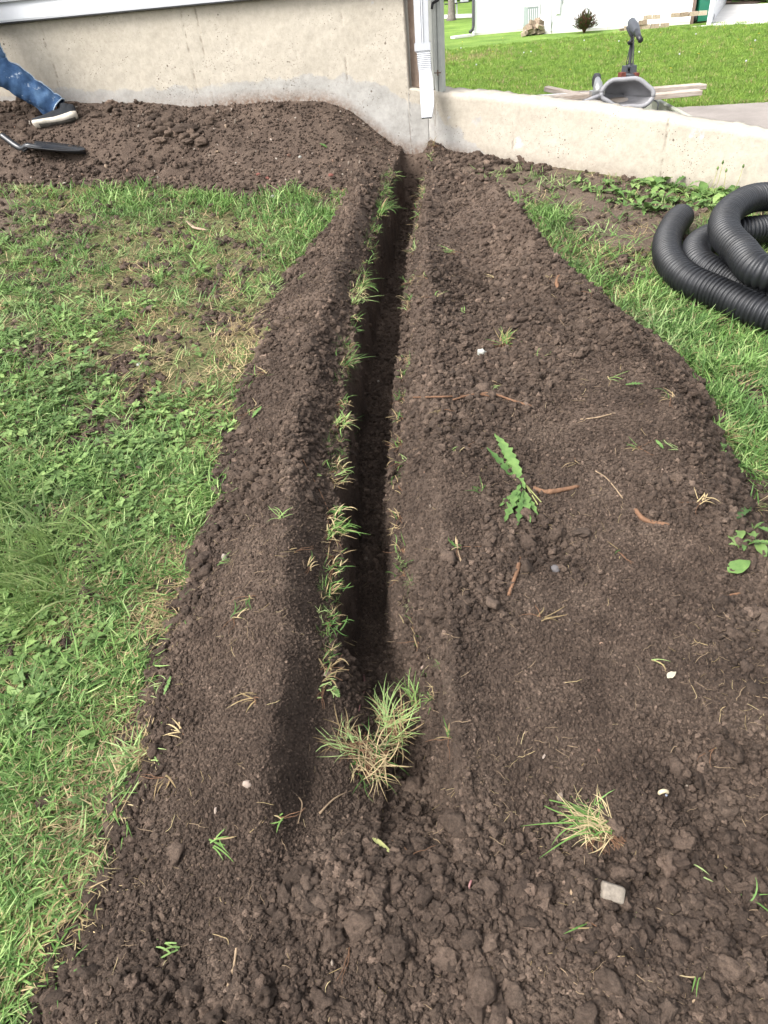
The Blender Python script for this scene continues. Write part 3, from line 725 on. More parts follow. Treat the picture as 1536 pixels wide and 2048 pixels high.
# ------------------------------------------------------------------ far side: lower lawn, drive, street
ZF = -.85
m_farlawn = NM('far_lawn', .95, .2)
q = m_farlawn; c = q.ramp(q.noise(.9, 5), [(.3, (.09, .16, .025)), (.5, (.14, .23, .04)), (.7, (.20, .29, .06))]); c = q.mix(1., c, q.ramp(q.noise(28, 5, .7), [(.3, .55), (.65, 1.3)]), 'MULTIPLY'); q.col(c); q.bump(q.noise(30, 5, .8), 1., .03); m_farlawn = q.m
b = MB(); b.add([(-150, 6.1, ZF), (-150, 500, ZF), (250, 500, ZF), (250, -60, ZF), (4.2, -60, ZF), (4.2, 3.45, ZF), (.8, 5.7, ZF)], [(0, 1, 2, 3, 4, 5, 6)][::-1], 0, False)
b.build('far_lawn', m_farlawn)['kind'] = 'structure'
m_conc = NM('drive_concrete', .85, .3); q = m_conc; c = q.ramp(q.noise(1.5, 6, .7), [(.3, (.20, .175, .155)), (.7, (.29, .255, .23))]); c = q.mix(1., c, q.ramp(q.noise(60, 5, .8), [(.3, .8), (.7, 1.1)]), 'MULTIPLY'); q.col(c); q.bump(q.noise(80, 4), .3, .004); m_conc = q.m
m_pale = m_pale
m_lconc = simple('pale_concrete', (.62, .60, .57), .85, .3, 0, .08, 2, .1)
a = G(1380, 214, ZF+.02); bq = G(1700, 196, ZF+.02); e = (a-bq).normalized()
b = MB(); vs = [a+e*2.2, bq-e*9, Vector((30, -20, ZF)), Vector((4.3, -20, ZF)), Vector((4.3, 3.4, ZF)), Vector((1.2, 5.5, ZF))]
b.add([(v.x, v.y, z) for z in (ZF-.05, ZF+.03) for v in vs], [(5, 4, 3, 2, 1, 0)[::-1]]+[(6, 7, 8, 9, 10, 11)[::-1]]+[(i, (i+1) % 6, 6+(i+1) % 6, 6+i) for i in range(6)], 0, False)
b.build('driveway', m_conc)['kind'] = 'structure'
# street strip far left, gravel-pale, and the neighbour's pale drive
def strip(name, px, mt, z):
    b = MB(); P = [G(x, y, z) for x, y in px]; n = len(P); b.add([(p.x, p.y, zz) for zz in (z-.06, z) for p in P], [tuple(range(n)), tuple(range(n, 2*n))]+[(i, (i+1) % n, n+(i+1) % n, n+i) for i in range(n)], 0, False)
    o = b.build(name, mt); o['kind'] = 'structure'; return o
strip('street', [(600, 48), (950, 34), (1700, -30), (1700, -38), (950, 27), (600, 42)], m_lconc, ZF+.02)
strip('neighbour_driveway', [(1385, 52), (1800, 33), (1900, -10), (1505, 8), (1440, 9), (1415, 50)], m_lconc, ZF+.03)
strip('soil_border', [(1440, 9), (1505, 7), (1560, -4), (1450, -3)], m_crumb, ZF+.035)

far_g = protos('far_clump', [(clump(200+k, 20, (.05, .10), (.006, .012), (.1, 1.2), .10, (.2, 1.), 2), m_far) for k in range(5)]+[(clump(220+k, 10, (.06, .14), (.005, .01), (.1, .9), .09, (.2, .8), 2), m_straw) for k in range(2)])
def far_grass():
    n = 60000; px = rng.uniform(860, 1900, n); py = 20+235*rng.random(n)**.8; P = []
    dx, dy = px-768, py-1024; bb = -sr*dx-cr*dy; aa = cr*dx-sr*dy
    D = np.stack([aa, _f.y*FPX+_u.y*bb, _f.z*FPX+_u.z*bb], -1); t = (ZF-EYE)/D[:, 2]; x, y = D[:, 0]*t, D[:, 1]*t
    k = (t > 0) & (y < 30) & ~pinp(x, y, [(v.x, v.y) for v in vs_drive]) & ~pinp(x, y, [tuple(G(u, v, ZF)[:2]) for u, v in ((940, 70), (1053, 62), (1078, 69), (1386, 49), (1800, 33), (1800, -60), (940, -60))])
    _, _, sR, dR = wallcoord(x, y); k &= dR < -.3
    x, y = x[k], y[k]; n = len(x)
    idx = rng.integers(0, 5, n); st = rng.random(n) < np.clip(.03+.5*np.exp(-((x-G(930, 118, ZF).x)**2+(y-G(930, 118, ZF).y)**2)/1.2), 0, .35); idx = np.where(st, 5+rng.integers(0, 2, n), idx)
    s = rng.uniform(.7, 1.3, n)*np.where(st, 1., .9)*(.75+.5*fbm(x, y, 1.0, 8))
    rot = np.stack([rng.normal(0, .1, n), rng.normal(0, .1, n), rng.uniform(0, 6.28, n)], -1)
    scatter('far_lawn_grass', far_g, np.stack([x, y, np.full(n, ZF)], -1), rot, np.repeat(s[:, None], 3, 1), idx)
vs_drive = vs
far_grass()
# dandelions in the far lawn: yellow heads and white seed heads
m_yel = simple('yellow_flower', (.75, .55, .03), .7, .2, 0, .1); m_puff = simple('seed_head', (.42, .44, .41), .9, .1, 0, .08)
def dandelion(kind):
    o = empty('dandelion', (0, 0, 0)); s = MB(); h = .11 if kind else .16; s.tube([(0, 0, 0), (.008, 0, h*.6), (.004, .004, h)], .004, 5); s.build('stem', m_stem, o)
    hd = MB(); c = Vector((.004, .004, h))
    if kind:
        for k in range(14):
            a_ = k*2.4; r_ = .024*math.sqrt((k+1)/14); d = Vector((math.cos(a_), math.sin(a_), .6-.4*k/14)).normalized(); hd.ribbon(c, d, r_+.006, .012, .6, 2, 0, tip=.7)
        hd.build('flower_head', m_yel, o)
    else:
        bm = bmesh.new(); bmesh.ops.create_icosphere(bm, subdivisions=2, radius=.028)
        for v in bm.verts: v.co *= 1+.18*(rnd.random()-.5)
        me = bpy.data.meshes.new('head'); bm.to_mesh(me); bm.free(); me.transform(Matrix.Translation(c)); link('seed_head', me, o, m_puff)
    return o
dy_, dp_ = dandelion(1), dandelion(0)
spots = [(905, 118), (888, 127), (915, 108), (1083, 106), (1215, 113), (1180, 122), (1430, 68), (1447, 65), (1460, 70), (1395, 120), (1340, 150), (1358, 92), (1400, 96), (1475, 90), (1050, 98), (985, 113), (1005, 84), (925, 92), (1300, 100), (1515, 78), (1500, 110), (1140, 152), (1320, 75), (1490, 62), (1255, 92)]
for i, (px, py) in enumerate(spots):
    o = dy_ if i == 0 else copy_tree(dy_); p = G(px, py, ZF); o.location = p; o.scale = (1.2,)*3; o.rotation_euler.z = rnd.uniform(0, 6)
    tag(o, 'small yellow dandelion flower open in the bright grass beyond the low wall', 'dandelion', 'yellow dandelions in the far lawn')
spots = [(922, 105), (1168, 90), (1277, 115), (1357, 120), (1490, 135), (1062, 113), (1047, 115), (1237, 92), (1508, 92), (953, 140), (1390, 78), (1215, 60)]
for i, (px, py) in enumerate(spots):
    o = dp_ if i == 0 else copy_tree(dp_); p = G(px, py, ZF); o.location = p; o.scale = (.8,)*3; o.rotation_euler.z = rnd.uniform(0, 6)
    tag(o, 'white dandelion seed head standing in the bright grass beyond the low wall', 'dandelion', 'dandelion seed heads in the far lawn')

# neighbour's white building
m_bwhite = simple('white_panel', (.86, .86, .88), .6, .3, 0, .02, 4)
nb = empty('neighbour_building', G(1078, 69, ZF), 'white panelled outbuilding with a stepped front across the far lawn', 'building')
def fpanel(name, A, B, z0, z1, th_=.06, mt=m_bwhite, off=0.):
    b = MB(); d = (B-A).normalized(); n = Vector((d.y, -d.x, 0)); n = n if n.y < 0 else -n
    q = [A+n*off, B+n*off, B+n*(off-th_), A+n*(off-th_)]
    b.add([(p.x, p.y, z) for z in (z0, z1) for p in q], [(3, 2, 1, 0), (4, 5, 6, 7), (0, 1, 5, 4), (1, 2, 6, 5), (2, 3, 7, 6), (3, 0, 4, 7)], 0, False)
    return P0(b.build(name, mt, nb))
FA, FB = G(1078, 69, ZF), G(1385, 48, ZF); BA, BB = G(949, 71, ZF), G(1078, 59, ZF)
dF = (FB-FA); n_ = 13
for k in range(n_): fpanel('wall_panel', FA+dF*(k/n_)+dF.normalized()*.006, FA+dF*((k+1)/n_)-dF.normalized()*.006, ZF+.08, 3.6, .08)
dB = BB-BA
for k in range(6): fpanel('wall_panel', BA+dB*(k/6)+dB.normalized()*.006, BA+dB*((k+1)/6)-dB.normalized()*.006, ZF+.08, 3.6, .08)
fpanel('foundation_strip', FA, FB, ZF, ZF+.10, .10, m_lconc, -.01); fpanel('foundation_strip', BA, BB, ZF, ZF+.10, .10, m_lconc, -.01)
bd = Vector((1.5, 9, 0))
fpanel('end_wall', FB, FB+bd, ZF, 3.6, .1); fpanel('return_wall', FA, BB, ZF, 3.6, .05); fpanel('end_wall', BA, BA+bd, ZF, 3.6, .1)
fpanel('corner_trim', FB-dF.normalized()*.10, FB+dF.normalized()*.02, ZF, 3.6, .1, simple('brown_trim', (.16, .11, .09), .7), .03)
fpanel('corner_trim', FA-dF.normalized()*.04, FA+dF.normalized()*.03, ZF+.05, 3.6, .1, m_dark, .0)
b = MB(); p = BA+Vector((-.06, -.08, 0)); b.tube([p+Vector((0, 0, 4.4)), p+Vector((0, 0, .35)), p+Vector((-.04, -.06, .22)), p+Vector((-.18, -.2, .15))], .06, 8); P0(b.build('black_downspout', m_dark, nb))
b = MB(); b.box(p+Vector((-.55, -.45, .05)), (.9, .35, .08), Matrix.Rotation(.35, 3, 'Z')); P0(b.build('splash_block', m_lconc, nb))
def onF(px, py, off=.03):
    d = ray(px, py); n = Vector((dF.y, -dF.x, 0)).normalized(); n = n if n.y < 0 else -n
    o = Vector((0, 0, EYE)); t = (FA+n*off-o).dot(n)/d.dot(n); return o+d*t
mg = simple('grey_box', (.55, .56, .57), .5); rz = Matrix.Rotation(ang(dF), 3, 'Z')
b = MB(); b.box(onF(1117, 10), (.16, .14, .55), rz); P0(b.build('meter_box', mg, nb))
b = MB(); b.tube([onF(1117, 18), onF(1105, 40), onF(1102, 60)], .012, 5); b.tube([onF(1103, -40), onF(1102, 66)], .014, 5); b.tube([onF(1128, -30), onF(1125, 8)], .014, 5); P0(b.build('conduit', m_white, nb))
b = MB(); b.box(onF(1170, 29), (.2, .12, .16), rz); b.tube([onF(1166, 22), onF(1172, 14), onF(1180, 20)], .018, 6); P0(b.build('outlet_box', mg, nb))
# air conditioner
pa = G(1067, 62, ZF); ac = empty('air_conditioner', pa, 'grey air conditioner unit tucked in the step of the white outbuilding', 'air conditioner')
b = MB(); b.box((0, 0, .42), (.72, .72, .84)); b.build('casing', simple('grey_casing', (.22, .26, .25), .5), ac)
for k in range(9):
    b = MB(); b.box((-.32+.08*k, -.37, .42), (.03, .02, .72)); b.build('louvre', mg, ac)
b = MB(); b.box((0, 0, .87), (.76, .76, .06)); b.build('lid', mg, ac)
# blocks: loose pile and low wall
m_block = NM('garden_block', .9, .2).obj(); m_block.col(m_block.mix(1., m_block.ramp(m_block.rand(), [(0, (.24, .18, .13)), (.5, (.33, .26, .19)), (1, (.40, .33, .25))]), m_block.ramp(m_block.noise(20), [(.3, .7), (.7, 1.15)]), 'MULTIPLY')); m_block.bump(m_block.noise(25), .6, .03); m_block = m_block.m
def rblock(b, c, d, rot): b.box(c, d, rot, 0, .93)
blk = MB(); rblock(blk, (0, 0, 0), (.30, .20, .13), None); blk_me = blk.mesh('block'); blk_me.materials.append(m_block)
pp = G(1060, 71, ZF); pile = empty('block_pile', pp, 'loose heap of tan garden blocks leaning at the step of the white outbuilding', 'block pile')
for k in range(22):
    o = bpy.data.objects.new('block', blk_me); col.objects.link(o); o.parent = pile; lv = k//8
    o.location = (rnd.uniform(-.42, .42)*(1-.3*lv)+.12*lv, rnd.uniform(-.22, .3), .08+.15*lv+rnd.uniform(0, .05)); o.rotation_euler = (rnd.uniform(-.5, .5), rnd.uniform(-.5, .5), rnd.uniform(0, 3))
pw = G(1247, 61, ZF); bw = empty('block_wall', pw, 'low dry stacked row of tan garden blocks against the white outbuilding', 'garden wall')
dw = (G(1352, 53, ZF)-pw); L_ = dw.length; dn = dw.normalized()
for lv in range(3):
    n0 = [int(L_/.31), int(L_/.31)-1, 8][lv]
    for k in range(n0):
        if lv == 2 and k in (0, 3): continue
        o = bpy.data.objects.new('block', blk_me); col.objects.link(o); o.parent = bw
        if lv == 1 and k > n0-3: continue
        o.location = dn*((k+.5+.5*(lv % 2)+(1 if lv == 2 else 0))*.315)+Vector((rnd.uniform(-.02, .02), rnd.uniform(-.03, .03), .065+lv*.14)); o.rotation_euler = (0, 0, ang(dw)+rnd.uniform(-.12, .12))
# shrub by the white wall
ps = G(1168, 66, ZF); shr = empty('shrub', ps, 'dark reddish green spiky shrub in front of the white outbuilding', 'shrub')
m_shr = leaf_mat('shrub_leaf', [(0, (.05, .07, .03)), (1, (.10, .12, .05))], inst=False); m_shr2 = leaf_mat('shrub_red_leaf', [(0, (.13, .05, .05)), (1, (.18, .08, .07))], inst=False)
b = MB()
for k in range(1500):
    a_ = rnd.uniform(0, 6.28); l_ = rnd.random()**.6*1.35; d = Vector((math.cos(a_)*math.sin(l_), math.sin(a_)*math.sin(l_), math.cos(l_))); r_ = rnd.uniform(.15, .52)*(1+.15*math.sin(a_*5))
    b.ribbon(d*r_+Vector((0, 0, .08)), (d+Vector((rnd.uniform(-.4, .4), rnd.uniform(-.4, .4), rnd.uniform(-.2, .4)))), rnd.uniform(.08, .16), .03, .3, 2, rnd.random() < .4)
b.build('foliage', [m_shr, m_shr2], shr)['kind'] = 'stuff'
b = MB()
for k in range(7):
    a_ = k*.9; b.tube([(0, 0, 0), (.15*math.cos(a_), .15*math.sin(a_), .3), (.28*math.cos(a_), .28*math.sin(a_), .5)], [.03, .02, .008], 5)
b.build('stem', m_root, shr)
# wheelie bin
pb = G(1402, 45, ZF); bn = empty('wheelie_bin', pb, 'green wheelie bin with black wheels by the end of the white outbuilding', 'bin'); mgr = simple('green_plastic', (.012, .16, .095), .4, .5, 0, .08)
b = MB(); rings = [[Vector((sx*w_/2, sy*w_/2*1.1, z)) for sx, sy in ((-1, -1), (1, -1), (1, 1), (-1, 1))] for z, w_ in ((.06, .50), (.3, .54), (.9, .64), (1.0, .70), (1.04, .70))]
b.loft(rings, smooth=False); b.build('body', mgr, bn)
b = MB(); b.box((0, 0, 1.09), (.74, .8, .07), None, 0, .9); b.tube([(-.28, .44, 1.05), (.28, .44, 1.05)], .02, 6); b.build('lid', mgr, bn)
for s_ in (-1, 1):
    b = MB(); b.tube([(-.35, -.12+s_*.0, .15) if s_ < 0 else (.27, -.12, .15), (-.27, -.12, .15) if s_ < 0 else (.35, -.12, .15)], .15, 16); b.build('wheel', m_dark, bn)
b = MB(); b.box((.02, -.355, .78), (.26, .01, .16)); b.build('emblem_patch', simple('pale_print', (.25, .5, .4), .6), bn)
# white receding wall piece and fence beyond the bin
b = MB(); A, B_ = G(1421, 50, ZF), G(1452, 8, ZF); d = (B_-A).normalized()
b.add([(p.x+o, p.y, z) for z in (ZF, .55) for p, o in ((A, 0), (B_, 0), (B_, -.15), (A, -.15))], [(3, 2, 1, 0), (4, 5, 6, 7), (0, 1, 5, 4), (1, 2, 6, 5), (2, 3, 7, 6), (3, 0, 4, 7)], 0, False)
tag(b.build('low_white_wall', m_bwhite), 'low white wall edging the pale drive just right of the green bin', 'low wall')
# tree, mailboxes
pt_ = G(903, 41, ZF); tr = empty('tree', pt_, 'grey barked tree trunk on the far verge beside the mailboxes', 'tree')
b = MB(); b.tube([(0, 0, -.1), (0, 0, .15), (.02, 0, .5), (.0, 0, 1.5), (.1, .1, 3.2)], [.34, .24, .20, .18, .15], 12)
for k in range(9):
    a_ = k*.75; z = 2.2+.25*k; b.tube([(.05, .05, z-.3), (math.cos(a_)*.9, math.sin(a_)*.9, z+.7), (math.cos(a_)*1.9, math.sin(a_)*1.9, z+1.2)], [.08, .05, .02], 6)
b.build('trunk', simple('bark', (.19, .165, .15), .95, .1, 0, .25, 12, .8), tr)
b = MB()
for k in range(5000):
    v = Vector((rnd.gauss(0, 1), rnd.gauss(0, 1), rnd.gauss(0, .7))); v = v.normalized()*(rnd.random()**.4)*2.3; c = v+Vector((0, 0, 4.6)); 
    if c.z < 3.1: continue
    b.ribbon(c, (rnd.gauss(0, 1), rnd.gauss(0, 1), rnd.gauss(0, .5)), .16, .11, .4, 2)
b.build('crown', m_broad, tr)['kind'] = 'stuff'
pm = G(911, 33, ZF); mlb = empty('mailbox', pm, 'two pale mailboxes side by side on a white post at the street', 'mailboxes')
for x in (-.08, .08):
    b = MB(); b.box((x, 0, .32), (.08, .08, .68)); b.build('post', m_white, mlb)
b = MB(); b.box((.1, 0, .66), (1.5, .35, .05)); b.build('shelf', m_dark, mlb)
for x in (-.15, .55):
    b = MB(); n = 10; rings = []
    for y in (-.3, .3): rings.append([Vector((x+.2*math.cos(math.pi*k/(n-1)), y, .82+.16*math.sin(math.pi*k/(n-1)))) for k in range(n)]+[Vector((x-.2, y, .69)), Vector((x+.2, y, .69))])
    b.loft(rings, smooth=False); b.build('box', m_white, mlb)
# hedge far beyond the street
m_hedge = leaf_mat('hedge_leaf', [(0, (.035, .08, .02)), (1, (.07, .13, .03))], inst=False)
b = MB()
for k in range(9000):
    t = rnd.random(); p = G(700+t*500, 5, ZF).lerp(G(1200, -5, ZF), .0); p = G(600+rnd.random()*1300, 2, ZF); c = p+Vector((rnd.uniform(-1, 1), rnd.uniform(0, 3), rnd.random()**1.2*3.2)); b.ribbon(c, (rnd.gauss(0, 1), rnd.gauss(0, 1), rnd.gauss(0, .6)), .45, .35, .4, 2)
o = b.build('far_shrubbery', m_hedge); o['kind'] = 'stuff'

# ------------------------------------------------------------------ corrugated drain pipe coil
m_pipe = NM('black_plastic', .42, .5).obj(); m_pipe.col(m_pipe.ramp(m_pipe.noise(6, 4), [(.35, (.010, .011, .013)), (.7, (.022, .023, .027))])); m_pipe.col(m_pipe.mix(m_pipe.ramp(m_pipe.noise(9, 6, .75), [(.5, 0.), (.75, .25)]), m_pipe.ramp(m_pipe.noise(6, 4), [(.35, (.006, .0065, .008)), (.7, (.013, .014, .017))]), (.045, .04, .034))); m_pipe.b.inputs['Roughness'].default_value = .48; m_pipe.bump(m_pipe.noise(40), .15, .003); m_pipe = m_pipe.m
RP = .071
def gpt(px, py, dz):
    x, y = Gp(px, py, dz); return Vector((x, y, float(gz(x, y))+dz))
cA = [gpt(1362, 434, .075), gpt(1347, 452, .08), gpt(1334, 485, .08), gpt(1340, 522, .08), gpt(1375, 558, .08), gpt(1440, 588, .08), gpt(1536, 630, .08)]
zc = lambda x, y, k: Vector((x, y, float(gz(x, y))+k))
off1 = [zc(1.98, 2.52, .08), zc(2.35, 2.42, .08), zc(2.75, 2.65, .08), zc(2.92, 3.1, .08), zc(2.75, 3.55, .08), zc(2.35, 3.74, .08)]
cB = [gpt(1490, 462, .10), gpt(1440, 468, .09), gpt(1395, 492, .09), gpt(1400, 528, .09), gpt(1460, 560, .09), gpt(1540, 596, .10)]
off2 = [zc(2.12, 2.68, .13), zc(2.45, 2.62, .21), zc(2.72, 2.85, .23), zc(2.80, 3.2, .23), zc(2.66, 3.55, .23), zc(2.42, 3.74, .23)]
cC = [gpt(1560, 393, .23), gpt(1500, 398, .235), gpt(1457, 425, .24), gpt(1449, 462, .24), gpt(1480, 502, .235), gpt(1540, 548, .23)]
off3 = [zc(2.15, 2.86, .22), zc(2.4, 2.84, .3), zc(2.6, 3.1, .34), zc(2.62, 3.4, .36)]
path = crv(cA+off1+cB+off2+cC+off3, 40)
# resample evenly
L = [0.]
for a, b_ in zip(path, path[1:]): L.append(L[-1]+(b_-a).length)
step = .0036; n = int(L[-1]/step); LL = np.linspace(0, L[-1], n); A_ = np.array([tuple(p) for p in path])
A_ = np.stack([np.interp(LL, L, A_[:, k]) for k in range(3)], -1)
ph = (LL/.0205) % 1; rad = RP-.0115*np.clip(np.abs(ph-.5)*4.2-.9, 0, 1)
b = MB(); b.tube([Vector(p) for p in A_], list(rad), 26, 0, False)
e0 = Vector(A_[0]); t0 = (Vector(A_[0])-Vector(A_[4])).normalized()
o = b.build('drain_pipe', m_pipe); md = o.modifiers.new('wall', 'SOLIDIFY'); md.thickness = .002; md.offset = -1
tag(o, 'black corrugated drain pipe lying in loose coils on the grass by the low wall', 'drain pipe')

# ------------------------------------------------------------------ boat, planks, motor and seat behind the low wall
m_boat = simple('boat_aluminium', (.38, .39, .32), .5, .5, .3, .1, 10, .1)
A, B_ = Dp(1306, 196, 6.0), Dp(1400, 246, 5.15); lw = Vector((-DR.x, -DR.y, 0))
bo = empty('boat', (A.x, A.y, -.3), 'olive grey flat boat on its trailer just behind the low concrete wall', 'boat')
Lb = 2.6; C_ = A+lw*Lb; D_ = B_+lw*Lb; 
# keep the whole boat behind the wall
hz = .42
def hullrow(p, q, k, dz): 
    m_ = (p+q)/2; return (m_+(p-m_)*k+Vector((0, 0, dz)), m_+(q-m_)*k+Vector((0, 0, dz)))
b = MB(); ring_o = []; 
for dz, k in ((0, 1.), (-hz, .78)):
    a1, b1 = hullrow(A, B_, k, dz); d1, c1 = hullrow(D_, C_, k, dz); ring_o.append([a1, b1, d1, c1])
b.add([p for r_ in ring_o for p in r_], [(0, 1, 5, 4), (1, 2, 6, 5), (2, 3, 7, 6), (3, 0, 4, 7), (4, 5, 6, 7)], 0, False)
o = P0(b.build('hull', m_boat, bo)); o.modifiers.new('t', 'SOLIDIFY').thickness = .01
b = MB()
for p, q_ in ((A, B_), (B_, D_), (D_, C_), (C_, A)): b.tube([p, (p+q_)/2, q_], .017, 8)
P0(b.build('gunwale', m_boat, bo))
b = MB(); 
for t in (.45, .8): p = A.lerp(C_, t)+Vector((0, 0, -.12)); q_ = B_.lerp(D_, t)+Vector((0, 0, -.12)); b.box((p+q_)/2, ((p-q_).length*.9, .25, .03), Matrix.Rotation(ang(q_-p), 3, 'Z'))
P0(b.build('bench', m_boat, bo))
b = MB(); pts = [Dp(1304, 198, 5.9), Dp(1316, 206, 5.75), Dp(1315, 222, 5.6), Dp(1322, 236, 5.45), Dp(1330, 243, 5.3)]; b.tube(crv(pts, 5), .006, 6); P0(b.build('cable', m_dark, bo))
b = MB(); cm = (A+B_+C_+D_)/4; 
for p, q_ in ((A.lerp(B_, .3), C_.lerp(D_, .3)), (A.lerp(B_, .7), C_.lerp(D_, .7))): b.tube([Vector((p.x, p.y, A.z-hz-.06)), Vector((q_.x, q_.y, A.z-hz-.06))], .03, 6)
P0(b.build('trailer_frame', m_dark, bo))
for s_ in (.25, .75):
    p = (A.lerp(C_, .5)).lerp(B_.lerp(D_, .5), s_); b = MB(); dd = (B_-A).normalized(); dd.z = 0; c = Vector((p.x, p.y, ZF+.27)); b.tube([c-dd*.07, c+dd*.07], .24, 18); b.tube([c+Vector((0, 0, .0)), Vector((c.x, c.y, A.z-hz-.05))], .02, 6); P0(b.build('trailer_wheel', m_dark, bo))
m_plank = NM('weathered_wood', .9, .2).obj()
wv = m_plank.n('ShaderNodeMapping'); wv.inputs['Scale'].default_value = (2.5, 40, 40); m_plank.l(m_plank.pos, wv.inputs[0]); nn_ = m_plank.noise(3, 5, .7, wv.outputs[0])
m_plank.col(m_plank.mix(1., m_plank.ramp(nn_, [(.3, (.26, .20, .15)), (.5, (.44, .37, .31)), (.7, (.56, .50, .45))]), m_plank.ramp(m_plank.rand(), [(0, .8), (1, 1.1)]), 'MULTIPLY')); m_plank.bump(nn_, .5, .004); m_plank = m_plank.m
def beam(name, P, Q, w_, h_, mt, label, cat, up=None):
    d = Q-P; o = None; b = MB(); b.box((0, 0, 0), (d.length, w_, h_)); o = b.build(name, mt)
    bv = o.modifiers.new('b', 'BEVEL'); bv.width = .003; bv.segments = 1
    o.location = (P+Q)/2; o.rotation_euler = d.to_track_quat('X', 'Z').to_euler(); return tag(o, label, cat)
beam('plank', Dp(1075, 199, 5.55), Dp(1406, 172, 5.75), .11, .036, m_plank, 'upper of the two long weathered planks lying across the boat', 'plank')
beam('plank', Dp(1110, 212, 5.50), Dp(1398, 184, 5.60), .11, .036, m_plank, 'lower of the two long weathered planks lying across the boat', 'plank')
beam('plank', Dp(1092, 177, 5.85), Dp(1180, 196, 5.6), .06, .035, m_plank, 'short plank end poking out left of the long planks', 'plank')
beam('plank', Dp(1058, 195, 5.65), Dp(1200, 186, 5.75), .05, .025, simple('white_board', (.72, .72, .71), .6, .3, 0, .08), 'narrow white board lying along the left end of the planks', 'board')
beam('plank', Dp(1120, 186, 5.9), Dp(1230, 182, 5.95), .03, .02, m_plank, 'thin pale batten lying behind the small wheel', 'batten')
# seat: moulded grey shell, opened towards the yard
m_seat = simple('grey_moulding', (.27, .265, .275), .6, .35, 0, .08, 14, .2)
ce = Dp(1254, 190, 5.35); seat = empty('folding_chair', ce, 'grey moulded folding boat seat standing open on the planks like a clam', 'boat seat')
def shell(top_):
    b = MB(); nu, nv = 18, 8; out = []
    for i in range(nv+1):
        t = i/nv; rr = []          # t 0 = rim, 1 = back of the bowl
        for k in range(nu+1):
            a_ = math.pi*k/nu; x = .19*math.cos(a_)*max(0, math.cos(t*1.5708))**.6; z = .104*math.sin(a_)*max(0, math.cos(t*1.5708))**.6*(1 if top_ else -.75)
            y = .20*math.sin(t*1.5708)*(1-.15*math.cos(a_)); wav = .006*math.sin(6*a_)*(1-t)
            rr.append(Vector((x, y, z+wav)))
        out.append(rr)
    vs = [p for r_ in out for p in r_]; m1 = nu+1
    b.add(vs, [(i*m1+k, i*m1+k+1, (i+1)*m1+k+1, (i+1)*m1+k) for i in range(nv) for k in range(nu)], 0, True)
    return b, out[0]
RS = Euler((R(-8), R(8), R(-14))).to_matrix()
def place_seat(b, name):
    b.v = [tuple(RS @ Vector(p)) for p in b.v]; return b.build(name, m_seat, seat)
for nm, tp in (('backrest', True), ('seat_pan', False)):
    b, rim = shell(tp); o = place_seat(b, nm); o.modifiers.new('t', 'SOLIDIFY').thickness = .012
    b = MB(); b.tube([p*1.02 for p in rim], .017, 8); b.v = [tuple(RS @ Vector(p)) for p in b.v]; b.build('rim', m_seat, o)
b = MB(); b.tube([(-.20, -.01, -.02), (-.26, .0, -.05), (-.33, .02, -.075)], [.03, .035, .02], 8, flat=.5); b.tube([(-.05, -.08, -.12), (-.22, -.02, -.09), (-.36, .02, -.075)], [.025, .03, .022], 8, flat=.5); place_seat(b, 'hinge_arm')
b = MB(); b.box((0, .08, -.13), (.18, .18, .04)); b.v = [tuple(Vector(p)) for p in b.v]; b.build('mount', m_dark, seat)
# trolling motor
m_mot = simple('dark_grey_plastic', (.07, .075, .085), .4, .5, 0, .12, 20)
pm_ = Dp(1256, 152, 5.6); mo = empty('trolling_motor', pm_, 'black trolling motor with grey head and tiller handle standing behind the boat seat', 'trolling motor')
hd = Dp(1266, 50, 5.6); b = MB(); b.tube([Dp(1257, 200, 5.62), Dp(1258, 140, 5.6), Dp(1265, 70, 5.6)], .0135, 8); P0(b.build('shaft', m_dark, mo))
b = MB(); h0, h1 = Dp(1263, 44, 5.62), Dp(1274, 66, 5.52); b.tube([h0+Vector((-.012, .01, .012)), h0, h0.lerp(h1, .5), h1, Dp(1277, 70, 5.5)], [.016, .034, .040, .028, .016], 12); b.tube([Dp(1259, 52, 5.6), Dp(1263, 62, 5.6), Dp(1265, 72, 5.6)], [.03, .028, .018], 8); P0(b.build('head', m_mot, mo))
b = MB(); b.tube([Dp(1274, 64, 5.5), Dp(1277, 72, 5.42), Dp(1281, 80, 5.36)], [.026, .020, .021], 10); P0(b.build('tiller_handle', m_dark, mo))
b = MB(); b.tube([Dp(1252, 46, 5.58), Dp(1258, 42, 5.56), Dp(1262, 50, 5.56)], .012, 6); P0(b.build('red_switch', m_dark, mo)) if False else None
b = MB(); b.tube([Dp(1262, 86, 5.57), Dp(1260, 82, 5.57)], .024, 8); P0(b.build('collar', m_dark, mo)); b = MB(); b.tube([Dp(1259, 130, 5.58), Dp(1260, 137, 5.58)], .03, 8); P0(b.build('collar', m_dark, mo))
b = MB(); b.tube(crv([Dp(1267, 66, 5.55), Dp(1267, 100, 5.53), Dp(1266, 125, 5.53), Dp(1271, 148, 5.52), Dp(1272, 158, 5.5)], 6), .006, 6); P0(b.build('cable', m_dark, mo))
b = MB(); b.tube([Dp(1262, 84, 5.6), Dp(1252, 130, 5.62)], .004, 5); P0(b.build('tilt_rod', m_dark, mo))
b = MB(); rzz = Matrix.Rotation(.3, 3, 'Z')
for dx in (-.035, .035): b.box(Dp(1257, 150, 5.55)+Vector((dx, 0, 0)), (.022, .07, .13), rzz, 0, .75)
b.tube([Dp(1246, 134, 5.55), Dp(1268, 134, 5.55)], .010, 6); b.tube([Dp(1244, 150, 5.5), Dp(1274, 152, 5.5)], .013, 8); P0(b.build('clamp_bracket', m_mot, mo))
